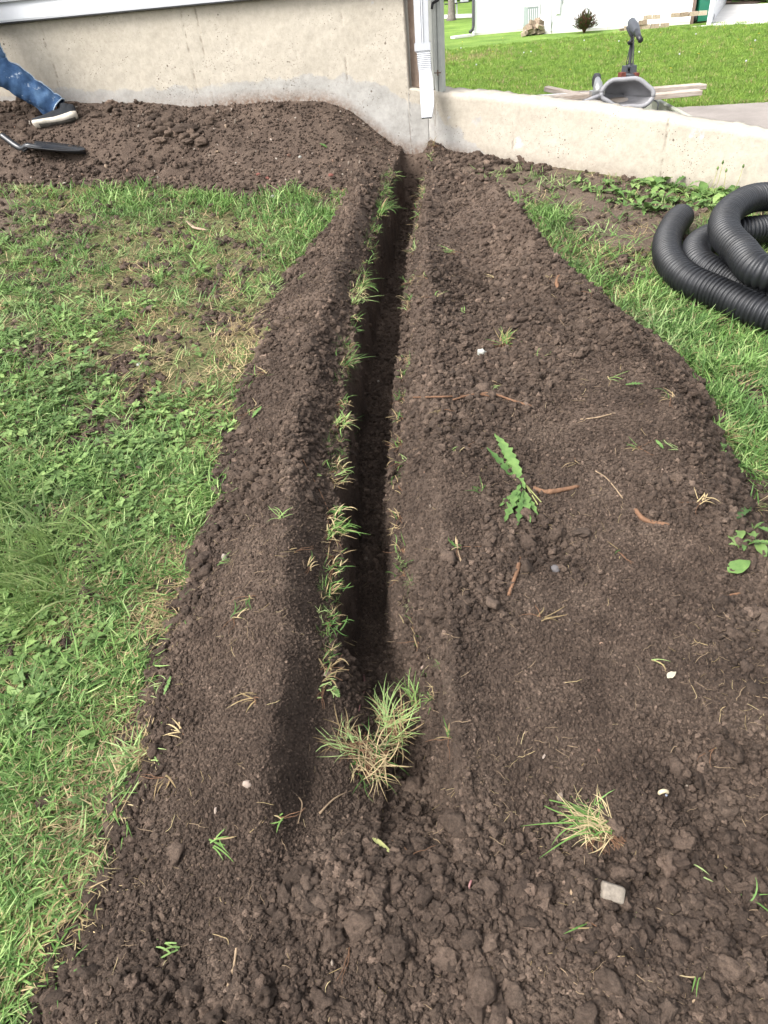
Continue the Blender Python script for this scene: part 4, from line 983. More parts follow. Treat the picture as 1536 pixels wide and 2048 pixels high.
b = MB(); b.box(Dp(1243, 158, 5.5), (.045, .05, .09), rzz, 0, .9); b.box(Dp(1272, 153, 5.5), (.03, .04, .05), rzz); P0(b.build('red_clamp_pad', simple('rusty_red', (.16, .05, .035), .7, .3, 0, .3, 40), mo))
# small wheel on a silver housing
pw_ = Dp(1196, 184, 5.7); wn = empty('trailer_jack_wheel', pw_, 'small black wheel above a silver housing left of the boat seat', 'jack wheel')
b = MB(); c = Dp(1193, 162, 5.7); b.tube([c-Vector((.024, .0, 0)), c-Vector((.016, 0, 0)), c+Vector((.016, 0, 0)), c+Vector((.024, 0, 0))], [.045, .056, .056, .045], 18); P0(b.build('wheel', simple('grey_rubber', (.05, .05, .055), .7), wn))
b = MB(); b.tube([Dp(1195, 158, 5.5), Dp(1196, 168, 5.48), Dp(1196, 178, 5.46), Dp(1196, 188, 5.46)], [.02, .034, .04, .036], 10); b.box(Dp(1194, 185, 5.46), (.10, .08, .03)); P0(b.build('housing', simple('silver_metal', (.45, .45, .44), .35, .5, .7), wn))

# ------------------------------------------------------------------ person digging at the left edge (only a lower leg reaches the picture)
m_skin = simple('skin', (.42, .25, .18), .6, .3, 0, .08)
def denim():
    q = NM('denim', .9, .2).obj(); a = q.noise(7, 5, .6); c = q.ramp(a, [(.3, (.014, .034, .085)), (.5, (.035, .075, .155)), (.72, (.09, .16, .27))]); f = q.noise(300, 2)
    c = q.mix(1., c, q.ramp(f, [(.3, .8), (.7, 1.2)]), 'MULTIPLY')
    wr = q.ramp(q.noise(17, 6, .8), [(.61, 0.), (.67, .75)]); c = q.mix(wr, c, (.45, .50, .56)); q.col(c); q.bump(q.noise(9, 4), .5, .02); q.bump(f, .3, .001); return q.m
m_denim = denim(); m_seam = simple('light_seam', (.34, .42, .52), .9, .1, 0, .3, 80)
toe = hit(72, 262); Dt = (toe-Vector((0, 0, EYE))).dot(_f); heel = Dp(150, 233, Dt+.02)
Aan = Dp(112, 219, Dt+.05)
knee = Aan+Vector((-.335, .03, .30)); hip = knee+Vector((-.10, .02, .42)); pel = hip+Vector((-.02, -.09, .04))
kn2 = pel+Vector((-.38, -.12, -.10)); gx, gy = kn2.x-.05, kn2.y; an2 = Vector((gx, gy, th0(gx, gy)+.09))
chest = pel+Vector((-.24, .0, .40)); neck = chest+Vector((-.08, 0, .15)); head = neck+Vector((-.06, 0, .17))
per = empty('person', (toe.x, toe.y, toe.z), 'person in torn blue jeans and black sneaker with white sole, stepping on the soil bank', 'person')
def skinned(name, V, E, Rr, mt, sub=2, parent=per):
    me = bpy.data.meshes.new(name); bm = bmesh.new(); ly = bm.verts.layers.skin.verify(); vs = [bm.verts.new(v) for v in V]
    for a_, b_ in E: bm.edges.new((vs[a_], vs[b_]))
    for i, v in enumerate(vs): v[ly].radius = (Rr[i], Rr[i]); v[ly].use_root = (i == 0)
    bm.to_mesh(me); bm.free(); o = link(name, me, parent, mt); P0(o); o.modifiers.new('skin', 'SKIN').use_smooth_shade = True
    s_ = o.modifiers.new('sub', 'SUBSURF'); s_.levels = sub; s_.render_levels = sub; return o
shL, shR = chest+Vector((.02, .19, .08)), chest+Vector((.02, -.19, .08))
elL, elR = shL+Vector((-.22, .05, -.20)), shR+Vector((-.24, -.02, -.18)); haL, haR = elL+Vector((-.22, -.05, -.10)), elR+Vector((-.20, .05, -.02))
V = [pel, (pel+chest)/2, chest, neck, head, head+Vector((-.02, 0, .10)), hip, knee, Aan, hip+Vector((0, -.2, 0)), kn2, an2, shL, elL, haL, shR, elR, haR, haL+Vector((-.08, 0, -.02)), haR+Vector((-.08, 0, -.02)), Aan+Vector((-.10, -.02, -.06)), an2+Vector((-.15, 0, -.05))]
Ed = [(0, 1), (1, 2), (2, 3), (3, 4), (4, 5), (0, 6), (6, 7), (7, 8), (0, 9), (9, 10), (10, 11), (2, 12), (12, 13), (13, 14), (2, 15), (15, 16), (16, 17), (14, 18), (17, 19), (8, 20), (11, 21)]
Rr = [.13, .12, .13, .055, .09, .075, .085, .055, .036, .085, .055, .036, .055, .04, .028, .055, .04, .028, .03, .03, .035, .035]
skinned('body', V, Ed, Rr, m_skin)
c0 = Aan+Vector((.0, 0, .035))
# jeans: a trouser leg lofted with folds, open at the hem; the seat and other leg with it
def leg(b, K, H_, hem, r0, seed):
    P = crv([hem, hem.lerp(K, .35), hem.lerp(K, .7), K, K.lerp(H_, .5), H_], 8); n = 28; m = len(P); r_ = []
    tg = [(P[min(i+1, m-1)]-P[max(i-1, 0)]).normalized() for i in range(m)]; rings = []
    from mathutils import noise as mn
    for i in range(m):
        t = i/(m-1); rad = np.interp(t, [0, .1, .3, .55, .8, 1], [r0, r0*.98, r0*1.0, r0*1.12, r0*1.3, r0*1.45])
        a1 = Vector((0, 1, 0)); a2 = tg[i].cross(a1).normalized(); a1 = a2.cross(tg[i]).normalized(); ring = []
        for k in range(n):
            th_ = 2*math.pi*k/n; f = mn.noise(Vector((math.cos(th_)*1.2, math.sin(th_)*1.2, t*14+seed)))*.17+mn.noise(Vector((math.cos(th_)*2.5+5, math.sin(th_)*2.5, t*40+seed)))*(.17 if t < .35 else .08)
            ring.append(P[i]+(a1*math.cos(th_)*.92+a2*math.sin(th_))*rad*(1+f))
        rings.append(ring)
    b.loft(rings, 0, False)
    return P, rings
b = MB(); Pj, rings = leg(b, knee, hip, Aan+Vector((.012, .0, .0)), .088, 1.); leg(b, kn2, hip+Vector((0, -.2, 0)), an2+Vector((0, 0, .03)), .072, 9.)
o = P0(b.build('jeans', m_denim, per)); o.modifiers.new('t', 'SOLIDIFY').thickness = .004; o.modifiers.new('s', 'SUBSURF').render_levels = 1
b = MB(); b.tube(rings[0]+[rings[0][0]], .0045, 5); b.tube([rings[i][21] + (rings[i][21]-Pj[i]).normalized()*.003 for i in range(len(rings))], .003, 4); P0(b.build('hem', m_seam, per))
skinned('jeans_seat', [pel+Vector((0, 0, .03)), pel+Vector((0, .08, -.03)), pel+Vector((0, -.1, -.03)), pel+Vector((-.06, 0, .12))], [(0, 1), (0, 2), (0, 3)], [.15, .12, .12, .14], m_denim)
skinned('shirt', [pel+Vector((-.06, 0, .12)), (pel+chest)/2, chest, shL, elL, shR, elR], [(0, 1), (1, 2), (2, 3), (3, 4), (2, 5), (5, 6)], [.145, .14, .15, .075, .055, .075, .055], simple('grey_cloth', (.25, .26, .28), .9))
skinned('hair', [head+Vector((.03, 0, .07)), head+Vector((.05, 0, -.01))], [(0, 1)], [.085, .07], simple('dark_hair', (.03, .02, .015), .8))
# sneakers, lofted along the foot
m_up = simple('black_knit', (.022, .024, .028), .8, .2, 0, .3, 160, .5); m_sole = simple('dirty_white_sole', (.50, .45, .38), .8, .2, 0, .3, 22, .3); m_tread = simple('worn_tread', (.09, .08, .07), .9, .1, 0, .5, 25, .6)
def shoe(org, M3):
    L = .32; xs = [-.5, -.47, -.38, -.2, 0, .2, .36, .46, .5]; wd = [.036, .062, .080, .078, .082, .102, .098, .070, .034]
    rk = [.030, .014, .004, 0, 0, .002, .010, .026, .040]; sh = [.026, .038, .044, .040, .034, .030, .026, .022, .016]; uh = [.045, .070, .080, .080, .070, .052, .040, .028, .012]
    o = empty('shoe', org); o.rotation_euler = M3.to_euler(); o.parent = per; o.matrix_parent_inverse = Matrix.Translation(-Vector(per.location))
    def sect(x, w_, z0, z1, w2): 
        n = 10; q = []
        for k in range(n): a_ = math.pi*k/(n-1); q.append(Vector((x*L, w2/2*math.cos(a_), z0+(z1-z0)*math.sin(a_)**.7)))
        return [Vector((x*L, w_/2, z0-.004))]+q+[Vector((x*L, -w_/2, z0-.004))]
    b = MB(); b.loft([sect(x, w_*.93, r_+s_-.002, r_+s_+u_, w_*.9) for x, w_, r_, s_, u_ in zip(xs, wd, rk, sh, uh)]); b.build('upper', m_up, o)
    b = MB(); b.loft([[Vector((x*L, y*w_/2*k, z)) for y, k, z in ((-.85, 1, r_), (-1, 1.08, r_+s_*.45), (-1, 1.0, r_+s_), (1, 1., r_+s_), (1, 1.08, r_+s_*.45), (.85, 1, r_))] for x, w_, r_, s_ in zip(xs, wd, rk, sh)]); b.build('sole', m_sole, o)
    b = MB(); b.loft([[Vector((x*L*.95, y*w_/2*.78, r_-z)) for y, z in ((-1, -.002), (-1, .003), (1, .003), (1, -.002))] for x, w_, r_ in zip(xs, wd, rk)]); b.build('tread', m_tread, o)
    b = MB(); b.loft([[Vector((x, .036*math.cos(2*math.pi*k/16)*s_, z+.01*math.sin(2*math.pi*k/16)))+Vector((.05*math.sin(2*math.pi*k/16)*s_, 0, 0)) for k in range(16)] for x, z, s_ in ((-.085, .07, 1.), (-.09, .10, .95), (-.092, .125, .9))], 0, False); b.build('collar', m_up, o)
fx = (Vector((toe.x, toe.y, toe.z+.035))-heel).normalized()   # heel to toe
up = Vector((.48, .52, .52)); up = (up-fx*up.dot(fx)).normalized(); yy = up.cross(fx).normalized()
M3 = Matrix((fx, yy, up)).transposed()
shoe(heel+fx*.14-up*.03, M3)
shoe(an2+Vector((-.07, 0, -.085)), Matrix.Rotation(math.pi, 3, 'Z'))

# shovel lying on the bank
m_sh = simple('black_enamel', (.018, .019, .022), .28, .5, 0, .2, 12, .1)
tip = hit(172, 309, .012); shd = hit(62, 303, .02); nk = Dp(40, 296, shd.y/ _f.y if False else (shd-Vector((0, 0, EYE))).dot(_f)+.02); hnd = Dp(0, 268, (shd-Vector((0, 0, EYE))).dot(_f)+.03)
sv = empty('shovel', shd, 'black steel shovel lying blade down on the soil bank behind the sneaker', 'shovel')
ax = (tip-shd); Ls = ax.length; ax.normalize(); ay = Vector((-ax.y, ax.x, 0)).normalized(); az = ax.cross(ay)
b = MB(); vs = []; nu, nv = 14, 8
for i in range(nu+1):
    t = i/nu; w_ = .105*(1 if t < .55 else math.sqrt(max(0, 1-((t-.55)/.45)**2))*.98+.02)*(.93+.07*min(1, t*5))
    for k in range(nv+1):
        s_ = k/nv*2-1; vs.append(shd+ax*Ls*t+ay*w_*s_+az*(.030*s_*s_+.018*(1-t)-.03*math.exp(-(s_/.25)**2)*0+.028*math.exp(-((s_)/.22)**2)*(1-t)))
m1 = nv+1; b.add(vs, [(i*m1+k, i*m1+k+1, (i+1)*m1+k+1, (i+1)*m1+k) for i in range(nu) for k in range(nv)], 0, True)
o = P0(b.build('blade', m_sh, sv)); o.modifiers.new('t', 'SOLIDIFY').thickness = .004
b = MB(); b.tube(crv([shd+ax*.12+Vector((0, 0, .02)), shd+Vector((0, 0, .035)), nk, hnd], 6), [.012]*2+[.018]*4+[.022]*13, 10); P0(b.build('socket', m_sh, sv))
dh = (hnd-nk).normalized(); dh.z = .10; dh.normalize(); b = MB(); b.tube([hnd-dh*.02, hnd+dh*1.15], .018, 10); P0(b.build('handle', simple('ash_wood', (.4, .28, .16), .6), sv))
b = MB(); b.box(shd+Vector((0, 0, .022)), (.012, .2, .008), Matrix.Rotation(ang(ax), 3, 'Z')); P0(b.build('footrest', m_sh, sv))

# ------------------------------------------------------------------ turf, roots, leaves and stones on the soil
def tuft(loc, label, n=30, L=(.04, .09), lean=(.4, 1.4), az=None, azs=.9, dead=.5, roots=0, wd=(.002, .0036), spread=.022, group=None, up=.0, bend=(.2, 1.), seed=None, long_=0):
    r_ = random.Random(seed if seed is not None else int(abs(loc[0]*7919+loc[1]*104729)))
    o = empty('grass_tuft', loc, label, 'grass tuft', group); A, B, C_ = MB(), MB(), MB()
    for i in range(n):
        a = (az+r_.gauss(0, azs)) if az is not None else r_.uniform(0, 6.283); l_ = r_.uniform(*lean)
        d = Vector((math.cos(a)*math.sin(l_), math.sin(a)*math.sin(l_), math.cos(l_)+up)); c = r_.uniform(0, 6.28); q_ = r_.random()**.5*spread
        p = (q_*math.cos(c), q_*math.sin(c), r_.uniform(0, .012)); (B if r_.random() < dead else A).ribbon(p, d, r_.uniform(*L)*(.75 if False else 1), r_.uniform(*wd), r_.uniform(*bend)*r_.choice((.5, 1, 1.8)), 5, curl=r_.gauss(0, .75))
    for i in range(long_):
        a = (az if az is not None else 0)+r_.gauss(0, .7); d = Vector((math.cos(a), math.sin(a), .25)); A.ribbon((0, 0, .01), d, r_.uniform(1.3, 1.9)*L[1], wd[1]*1.1, .45, 6, curl=r_.gauss(0, .6))
    for i in range(roots):
        a = ((az+math.pi) if az is not None else 0)+r_.gauss(0, 1.0); p = Vector((0, 0, .006)); pts = [p]
        for k in range(5): a += r_.uniform(-.5, .5); p = p+Vector((math.cos(a), math.sin(a), r_.uniform(-.4, .3)))*.011; pts.append(p)
        C_.tube(pts, [.0012, .001, .0009, .0008, .0006, .0004], 4, cap=False)
    if A.v: A.build('green_blades', m_green, o)['kind'] = 'stuff'
    if B.v: B.build('dead_blades', m_straw, o)['kind'] = 'stuff'
    if C_.v: C_.build('roots', m_root, o)['kind'] = 'stuff'
    return o
def H_(px, py, dz=0.): p = hit(px, py); p.z += dz; return p
tuft(H_(1195, 1660, .012), 'big clump of torn out turf with long green blades lying on the right spoil heap', 190, (.025, .08), (.7, 1.5), math.pi*.85, .8, .68, 70, (.0013, .0028), .034, long_=9, seed=3)
o = tuft(H_(775, 1470, .02), 'large pale turf clump with green blades lying in the near end of the trench', 170, (.03, .085), (.85, 1.55), 1.3, 2.2, .66, 90, (.0013, .0028), .06, long_=14, seed=4)
tuft(H_(735, 1530, .015), 'straw coloured turf clump in the trench end just below the large pale one', 120, (.04, .10), (.9, 1.5), 3.3, 2.2, .75, 60, (.0013, .0028), .055, long_=7, seed=5)
tuft(H_(700, 1500, .012), 'small green and straw tuft at the left side of the trench end', 60, (.03, .09), (.7, 1.5), 2.6, 1., .5, 20, (.0014, .003), .03, seed=6)
tuft(H_(835, 1420, .02), 'upright green stems beside the right wall of the trench end', 22, (.06, .11), (.2, .8), 1.4, .8, .25, 4, (.002, .0032), .015, seed=7)
tuft(H_(1008, 695, .012), 'small green tuft standing on tan roots in the middle of the right spoil heap', 45, (.03, .08), (.3, 1.3), 1., 1.2, .45, 30, spread=.02, seed=8)
tuft(H_(905, 510, .01), 'thin yellow green sprig lying high on the right spoil heap', 10, (.06, .12), (1.1, 1.5), 2.9, .5, .3, 4, (.003, .005), seed=9)
# tufts hanging over the two rims of the trench
def ordinal(n):
    a = 'zeroth first second third fourth fifth sixth seventh eighth ninth tenth eleventh twelfth thirteenth fourteenth fifteenth sixteenth seventeenth eighteenth nineteenth'.split()
    return a[n] if n < 20 else ('twentieth' if n == 20 else 'twenty-'+a[n-20] if n < 30 else 'thirtieth' if n == 30 else 'thirty-'+a[n-30])
rimL = [(770, 455, 1.5), (765, 478, 1.6), (760, 505, 1.5), (745, 540, .8), (738, 562, 1.), (730, 588, 1.1), (722, 612, 1.2), (735, 640, .7), (712, 668, .7), (705, 700, .8), (697, 730, 1.1), (700, 752, 1.3), (703, 775, 1.1), (692, 815, .5), (690, 850, .7), (697, 878, 1.2), (702, 900, 1.0), (687, 935, .6), (690, 975, .5), (688, 1010, .7), (680, 1040, 1.1), (660, 1065, 1.2), (690, 1085, 1.1), (685, 1120, .5), (688, 1165, 1.0), (690, 1195, .8), (682, 1250, .6), (690, 1300, .7), (672, 1345, .7), (665, 1390, .8)]
words = ['green turf tuft', 'pale straw tuft', 'green and straw tuft']
def where(py, pts):
    return 'near the wall end' if py < 560 else 'in the far half' if py < 800 else 'in the middle' if py < 1050 else 'in the near half' if py < 1300 else 'by the near end'
for i, (px, py, k) in enumerate(rimL):
    p = H_(px, py); y_ = p.y; xx = float(Lx(np.array(y_)))-.012; p = Vector((xx, y_, th(xx, y_)+.006)); dead = [.25, .7, .45][i % 3]
    if 440 < py < 620: dead = .2
    k *= [1.2, .55, .9, .35, 1.3, .6, .25][(i*5) % 7]*(1 if py < 700 else .8); sz = .6+.4*min(1.2, k)
    tuft(p, '%s on the left rim of the trench, %s from the house wall' % (words[0 if dead < .3 else 1 if dead > .6 else 2], ordinal(i+1)), int(6+30*k), (.02*(.8+.1*y_)*sz, .068*(.8+.12*y_)*sz), (.5, 1.55), -.05, .8, dead, 6, (.002+.0002*y_, .0034+.0003*y_), .03, 'turf fringe along the left rim of the trench', seed=100+i, long_=2 if k > 1 else 0)
rimR = [(842, 372, .8), (838, 395, .6), (832, 425, .5), (822, 470, .6), (815, 505, .8), (806, 540, .8), (800, 565, 1.1), (808, 590, 1.1), (800, 625, .8), (805, 660, .7), (800, 690, 1.), (800, 725, 1.1), (805, 760, 1.0), (810, 795, .9), (808, 830, .9), (815, 870, .9), (815, 900, .8), (820, 940, .6), (825, 1000, .4), (835, 1060, .4), (820, 1140, .35), (828, 1250, .4), (835, 1290, .5)]
for i, (px, py, k) in enumerate(rimR):
    p = H_(px, py); y_ = p.y; xx = float(Rx(np.array(y_)))+.012; p = Vector((xx, y_, th(xx, y_)+.006)); dead = [.7, .4, .55][i % 3]
    tuft(p, '%s on the right rim of the trench, %s from the house wall' % (words[1 if dead > .6 else 2], ordinal(i+1)), int(3+13*k*[1.2, .5, .9, .3, .7][(i*3) % 5]), (.02*(.8+.1*y_), .05*(.8+.12*y_)), (.4, 1.5), 2.6, 1.2, dead, 8, (.002+.0002*y_, .003+.0003*y_), .025, 'turf fringe along the right rim of the trench', seed=200+i)
# strays on the heaps
def onsoil(px, py, r=.004): return H_(px, py, r)
stray = [(600, 560), (850, 560), (870, 600), (760, 560), (620, 1140), (500, 1200), (560, 1040), (590, 1110), (920, 1100), (330, 1370), (510, 1400), (470, 1240), (440, 1130), (365, 1470), (1275, 900), (1350, 900), (1400, 1010), (1235, 1110), (1490, 1800), (1100, 560), (1180, 590), (930, 630), (985, 560), (1340, 800), (1220, 760), (880, 825), (930, 900), (960, 985), (1150, 930), (640, 960), (655, 925), (530, 750), (500, 830), (1390, 1740), (1080, 1240), (560, 1640), (430, 1690), (330, 1560), (900, 1480), (1310, 1330), (1430, 1500), (1000, 780), (1080, 720), (1180, 1850), (820, 1720), (350, 1900), (700, 1900), (1400, 1960)]
for i, (px, py) in enumerate(stray):
    g_ = i % 3
    tuft(onsoil(px, py), ['few loose green grass blades', 'wisp of dry straw', 'small sprig of green and dry blades'][g_]+' lying on the '+('left' if px < 700 else 'right')+' spoil heap', rnd.randint(3, 8), (.025, .06), (1.1, 1.55), rnd.uniform(0, 6.28), .6, [.1, .95, .5][g_], 2 if g_ else 0, (.0018, .0034), .012, ['green blades strewn on the dug soil', 'straw wisps strewn on the dug soil', 'torn sprigs strewn on the dug soil'][g_], up=.1, seed=300+i)
# roots, twigs
def stick(name, px, rad, mt, label, cat='root', lift=.006, n=8, parts=None):
    P = [H_(a, b_, lift) for a, b_ in px]; P = crv(P, 5); m = len(P)
    from mathutils import noise as mn
    c = P[0].copy(); rr = [max(.0006, (rad[0]+(rad[1]-rad[0])*i/(m-1))*(1+.25*mn.noise(p*60))) for i, p in enumerate(P)]
    b = MB(); b.tube([p-c for p in P], rr, n); o = b.build(name, mt); o.location = c; tag(o, label, cat); return o
stick('root', [(820, 798), (870, 797), (930, 795), (980, 790), (1030, 806), (1065, 817)], (.0025, .0045), m_root, 'longest brown root lying across the top of the right spoil heap beside the trench')
stick('root', [(905, 803), (950, 792), (1000, 800), (1050, 815)], (.0035, .002), m_root, 'shorter forked brown root overlapping the longest root')
stick('root', [(985, 800), (1015, 806), (1030, 822), (1018, 845)], (.0015, .001), m_pale, 'thin pale root curling down from the longest brown root')
stick('taproot', [(1066, 982), (1090, 988), (1118, 984), (1158, 976)], (.0105, .0055), m_root, 'thick orange brown taproot pointing right from the uprooted dandelion')
stick('taproot', [(1270, 1023), (1284, 1040), (1305, 1048), (1338, 1054)], (.007, .006), m_root, 'bent orange brown taproot piece lying right of the uprooted dandelion')
stick('taproot', [(1040, 1112), (1036, 1140), (1026, 1168), (1017, 1195)], (.006, .004), m_root, 'upright lying brown taproot piece below the uprooted dandelion leaves')
stick('taproot', [(1118, 555), (1113, 568), (1117, 580)], (.008, .007), m_root, 'short stub of taproot high on the right spoil ridge')
stick('root', [(1160, 842), (1195, 838), (1230, 829)], (.0018, .0028), m_pale, 'pale straight twig on the right spoil ridge below the green tufts')
stick('root', [(1440, 1212), (1450, 1198), (1468, 1192), (1485, 1190)], (.004, .0025), m_root, 'small brown root near the right edge of the heap beside a broad leaf')
stick('root', [(1190, 945), (1215, 962), (1245, 1000)], (.0014, .002), m_pale, 'thin pale root slanting on the right heap above the bent taproot')
stick('root', [(914, 1082), (917, 1110), (926, 1134)], (.0018, .0028), m_pale, 'single white footed grass shoot on the slope right of the trench')
stick('root', [(475, 1888), (470, 1930), (458, 1975), (448, 2020)], (.0022, .0035), m_pale, 'long pale root pointing down the near left corner of the heap')
stick('root', [(1145, 1730), (1143, 1780), (1150, 1825)], (.003, .005), m_pale, 'flat tan root stalk below the big torn out turf clump')
stick('root', [(1050, 1892), (1065, 1916), (1083, 1945)], (.0018, .0025), m_pale, 'short straight pale twig in the near clods at the bottom centre')
stick('root', [(290, 1370), (310, 1400), (285, 1445), (275, 1470)], (.0018, .0012), m_pale, 'kinked pale rootlet near the left edge of the left heap')
stick('root', [(272, 1560), (275, 1585), (290, 1605)], (.0022, .001), m_pale, 'white hooked rootlet near the grass edge at lower left')
stick('root', [(795, 1560), (800, 1610), (808, 1655)], (.001, .002), m_pale, 'thin pale root running down out of the turf clump in the trench end')
stick('root', [(640, 1630), (670, 1600), (705, 1583)], (.0025, .0012), m_pale, 'flat tan straw stalk left of the trench end')
stick('root', [(590, 1590), (605, 1610), (597, 1650)], (.0018, .0012), m_pale, 'branching pale rootlet on the left lip of the trench end')
stick('root', [(640, 890), (655, 905), (668, 935)], (.0014, .001), m_pale, 'yellowish bent stem on the left heap beside the trench rim')
stick('root', [(605, 920), (640, 985), (660, 1030)], (.0014, .001), m_root, 'thin brown hair root down the left heap towards the trench')
m_worm = simple('earthworm', (.20, .09, .085), .35, .5, 0, .15, 60)
stick('earthworm', [(935, 1790), (942, 1765), (950, 1748), (960, 1742), (968, 1748)], (.0022, .0026), m_worm, 'pinkish earthworm in the near clods below the trench end', 'earthworm')
stick('earthworm', [(728, 1352), (730, 1380), (724, 1400), (718, 1425)], (.0020, .0016), m_worm, 'dark thin earthworm on the trench floor above the turf clump', 'earthworm')
m_grub = simple('grub_skin', (.45, .38, .25), .4, .5, 0, .06)
g = H_(1325, 1592, .006); go_ = empty('grub', g, 'cream white curled grub on the right spoil heap', 'grub'); b = MB()
b.tube([Vector((.008*math.cos(a_), .0, .004+.008*math.sin(a_))) for a_ in [R(x) for x in range(200, -40, -24)]], [.0022, .0034, .004, .0042, .0042, .004, .0038, .0036, .0032, .002], 10); b.build('body', m_grub, go_)
b = MB(); b.tube([(.0075, 0, -.003), (.0065, 0, -.0065)], [.0028, .0018], 8); b.build('head', simple('grey_head', (.25, .27, .33), .4), go_)
# stem with a young shoot at the near edge
sp_ = H_(1290, 2030, .006); o = empty('sprout', sp_, 'long brown rooted sprout with a green tip lying in the near clods at bottom right', 'sprout')
P = [H_(x, y, .008)-sp_ for x, y in ((1292, 2045), (1278, 1985), (1270, 1940), (1266, 1890))]; b = MB(); b.tube(crv(P, 5), .0026, 7); b.build('root', m_pale, o)
P = [H_(x, y, .010)-sp_ for x, y in ((1266, 1892), (1270, 1860), (1274, 1830), (1272, 1815))]; b = MB(); b.tube(crv(P, 5), [.0022]*10+[.0012]*6, 6); b.ribbon(P[1], P[3]-P[1], .04, .004, .1, 3); b.build('shoot', m_stem, o)
sp_ = H_(1350, 2035, .006); o = empty('sprout', sp_, 'short brown rootlet with one green blade in the bottom right corner', 'sprout')
P = [H_(x, y, .006)-sp_ for x, y in ((1345, 2040), (1370, 2020), (1392, 1998))]; b = MB(); b.tube(crv(P, 5), .0018, 6); b.build('root', m_pale, o); b = MB(); b.ribbon(P[-1], Vector((.5, .6, .2)), .035, .004, .2, 4); b.build('blade', m_green, o)
# uprooted dandelion
dp = H_(1050, 975, .012); o = empty('dandelion_plant', dp, 'uprooted dandelion with jagged light green leaves lying on the right spoil heap', 'dandelion')
def lf(px0, px1, W, teeth, seed, par=None, mt=m_weed, name='leaf', lift=.02, org=None, fold=.3, n=7):
    a_, c_ = H_(*px0, .012), H_(*px1, .014); dd = c_-a_; b = MB(); leaf_mesh(b, a_-(org or dp), math.atan2(dd.y, dd.x), dd.length*1.02, W, math.asin(max(-.9, min(.9, dd.z/dd.length)))+lift, lift*2.2, teeth, 0, n, fold, .0, 1.); return b.build(name, mt, par or o)
lf((1050, 985), (990, 878), .044, .35, 1, n=9, lift=.25); lf((1050, 985), (1000, 900), .036, .45, 2, n=8, lift=.1); lf((1040, 975), (1010, 1050), .034, .55, 3, n=6)
lf((1045, 985), (975, 905), .03, .4, 7, n=7, lift=.05); lf((1050, 990), (1075, 1040), .02, .4, 8, n=5); lf((1040, 985), (1000, 1020), .024, .5, 9, n=5); lf((1045, 985), (1060, 1052), .030, .5, 4, n=6, lift=.15); lf((1045, 990), (1035, 1058), .026, .5, 5, n=6); lf((1040, 990), (1012, 1038), .034, .3, 6, n=5)
b = MB()
for q_ in ((1075, 1015), (1082, 1010), (1030, 965)): b.tube([Vector((0, 0, 0)), H_(*q_, .01)-dp], [.0022, .0016], 6)
b.build('stalk', m_stem, o)
# leaves lying about
m_cream = simple('cream_leaf', (.36, .32, .24), .8, .2, 0, .12)
def single(px0, px1, W, teeth, label, mt=m_weed, cat='leaf'):
    p0 = H_(*px0, .01); b = MB(); c_ = H_(*px1, .014); dd = c_-p0; leaf_mesh(b, (0, 0, 0), math.atan2(dd.y, dd.x), dd.length, W, math.asin(max(-.9, min(.9, dd.z/dd.length)))+.12, .25, teeth, 0, 6, .25); oo = b.build('leaf', mt); oo.location = p0; return tag(oo, label, cat)
single((1455, 1150), (1498, 1130), .042, 0, 'broad round green leaf with a torn edge at the right border of the heap')
single((1500, 1020), (1470, 1050), .03, .2, 'pointed green leaf above the broad round leaf at the right border')
single((1333, 1362), (1350, 1352), .014, 0, 'small cream coloured dry leaf on the right heap', m_cream)
single((275, 1335), (308, 1325), .026, 0, 'round bright green leaf at the grass edge left of the left heap')
single((330, 1395), (345, 1360), .014, .45, 'narrow jagged green leaf on the edge of the left heap')
single((745, 1680), (790, 1720), .010, 0, 'yellowing narrow leaf on the clods below the trench end', m_stem)
single((505, 840), (525, 820), .022, .4, 'jagged green leaf on the outer slope of the left heap')
single((680, 1400), (668, 1382), .018, .3, 'dark green leaf scrap on the left wall of the trench end')
single((640, 290), (655, 300), .03, .2, 'lone green leaf lying on the soil bank by the house')
single((800, 1140), (830, 1130), .016, .5, 'small jagged green leaf stuck on the right side of the trench')
single((1250, 775), (1285, 775), .02, .5, 'jagged green leaf scrap on the right spoil ridge')
single((1310, 885), (1325, 905), .016, .3, 'little green leaf among the crumbs near the right heap edge')
# bigger stones and scraps
def stone(px, py, d_, label, mt, cat='stone', name='stone', seed=1, rough=.22, sub=3, dz=.0):
    me = blob(seed, sub, rough, 1.0); me.materials.append(mt); p = H_(px, py); oo = bpy.data.objects.new(name, me); col.objects.link(oo)
    oo.location = p+Vector((0, 0, d_[2]*.35+dz)); oo.scale = d_; oo.rotation_euler = (rnd.uniform(-.2, .2), rnd.uniform(-.2, .2), rnd.uniform(0, 3)); return tag(oo, label, cat)
m_tan = simple('tan_stone', (.21, .18, .145), .85, .3, 0, .3, 90, .4); m_red = simple('red_stone', (.16, .06, .045), .85, .3, 0, .25, 40, .4); m_whites = simple('white_fluff', (.36, .36, .32), .9, .1, 0, .15, 40); m_gst = simple('grey_stone', (.11, .10, .10), .8, .3, 0, .2, 60, .3)
q_ = H_(1222, 1797); b = MB(); b.box((0, 0, 0), (.046, .032, .024), None, 0, .82); oo = b.build('stone', m_tan); oo.location = q_+Vector((0, 0, .022)); oo.rotation_euler = (R(25), R(12), R(-18)); bv = oo.modifiers.new('b', 'BEVEL'); bv.width = .004; bv.segments = 2
tag(oo, 'speckled tan block of stone below the big torn out turf clump', 'stone')
stone(963, 708, (.016, .014, .014), 'white seed fluff beside the small tuft on the right heap', m_whites, 'seed fluff', 'seed_fluff', 11, .4)
stone(238, 962, (.026, .022, .018), 'dark brown clod sitting alone in the grass left of the heap', m_crumb, 'soil clod', 'soil_clod', 12, .5)
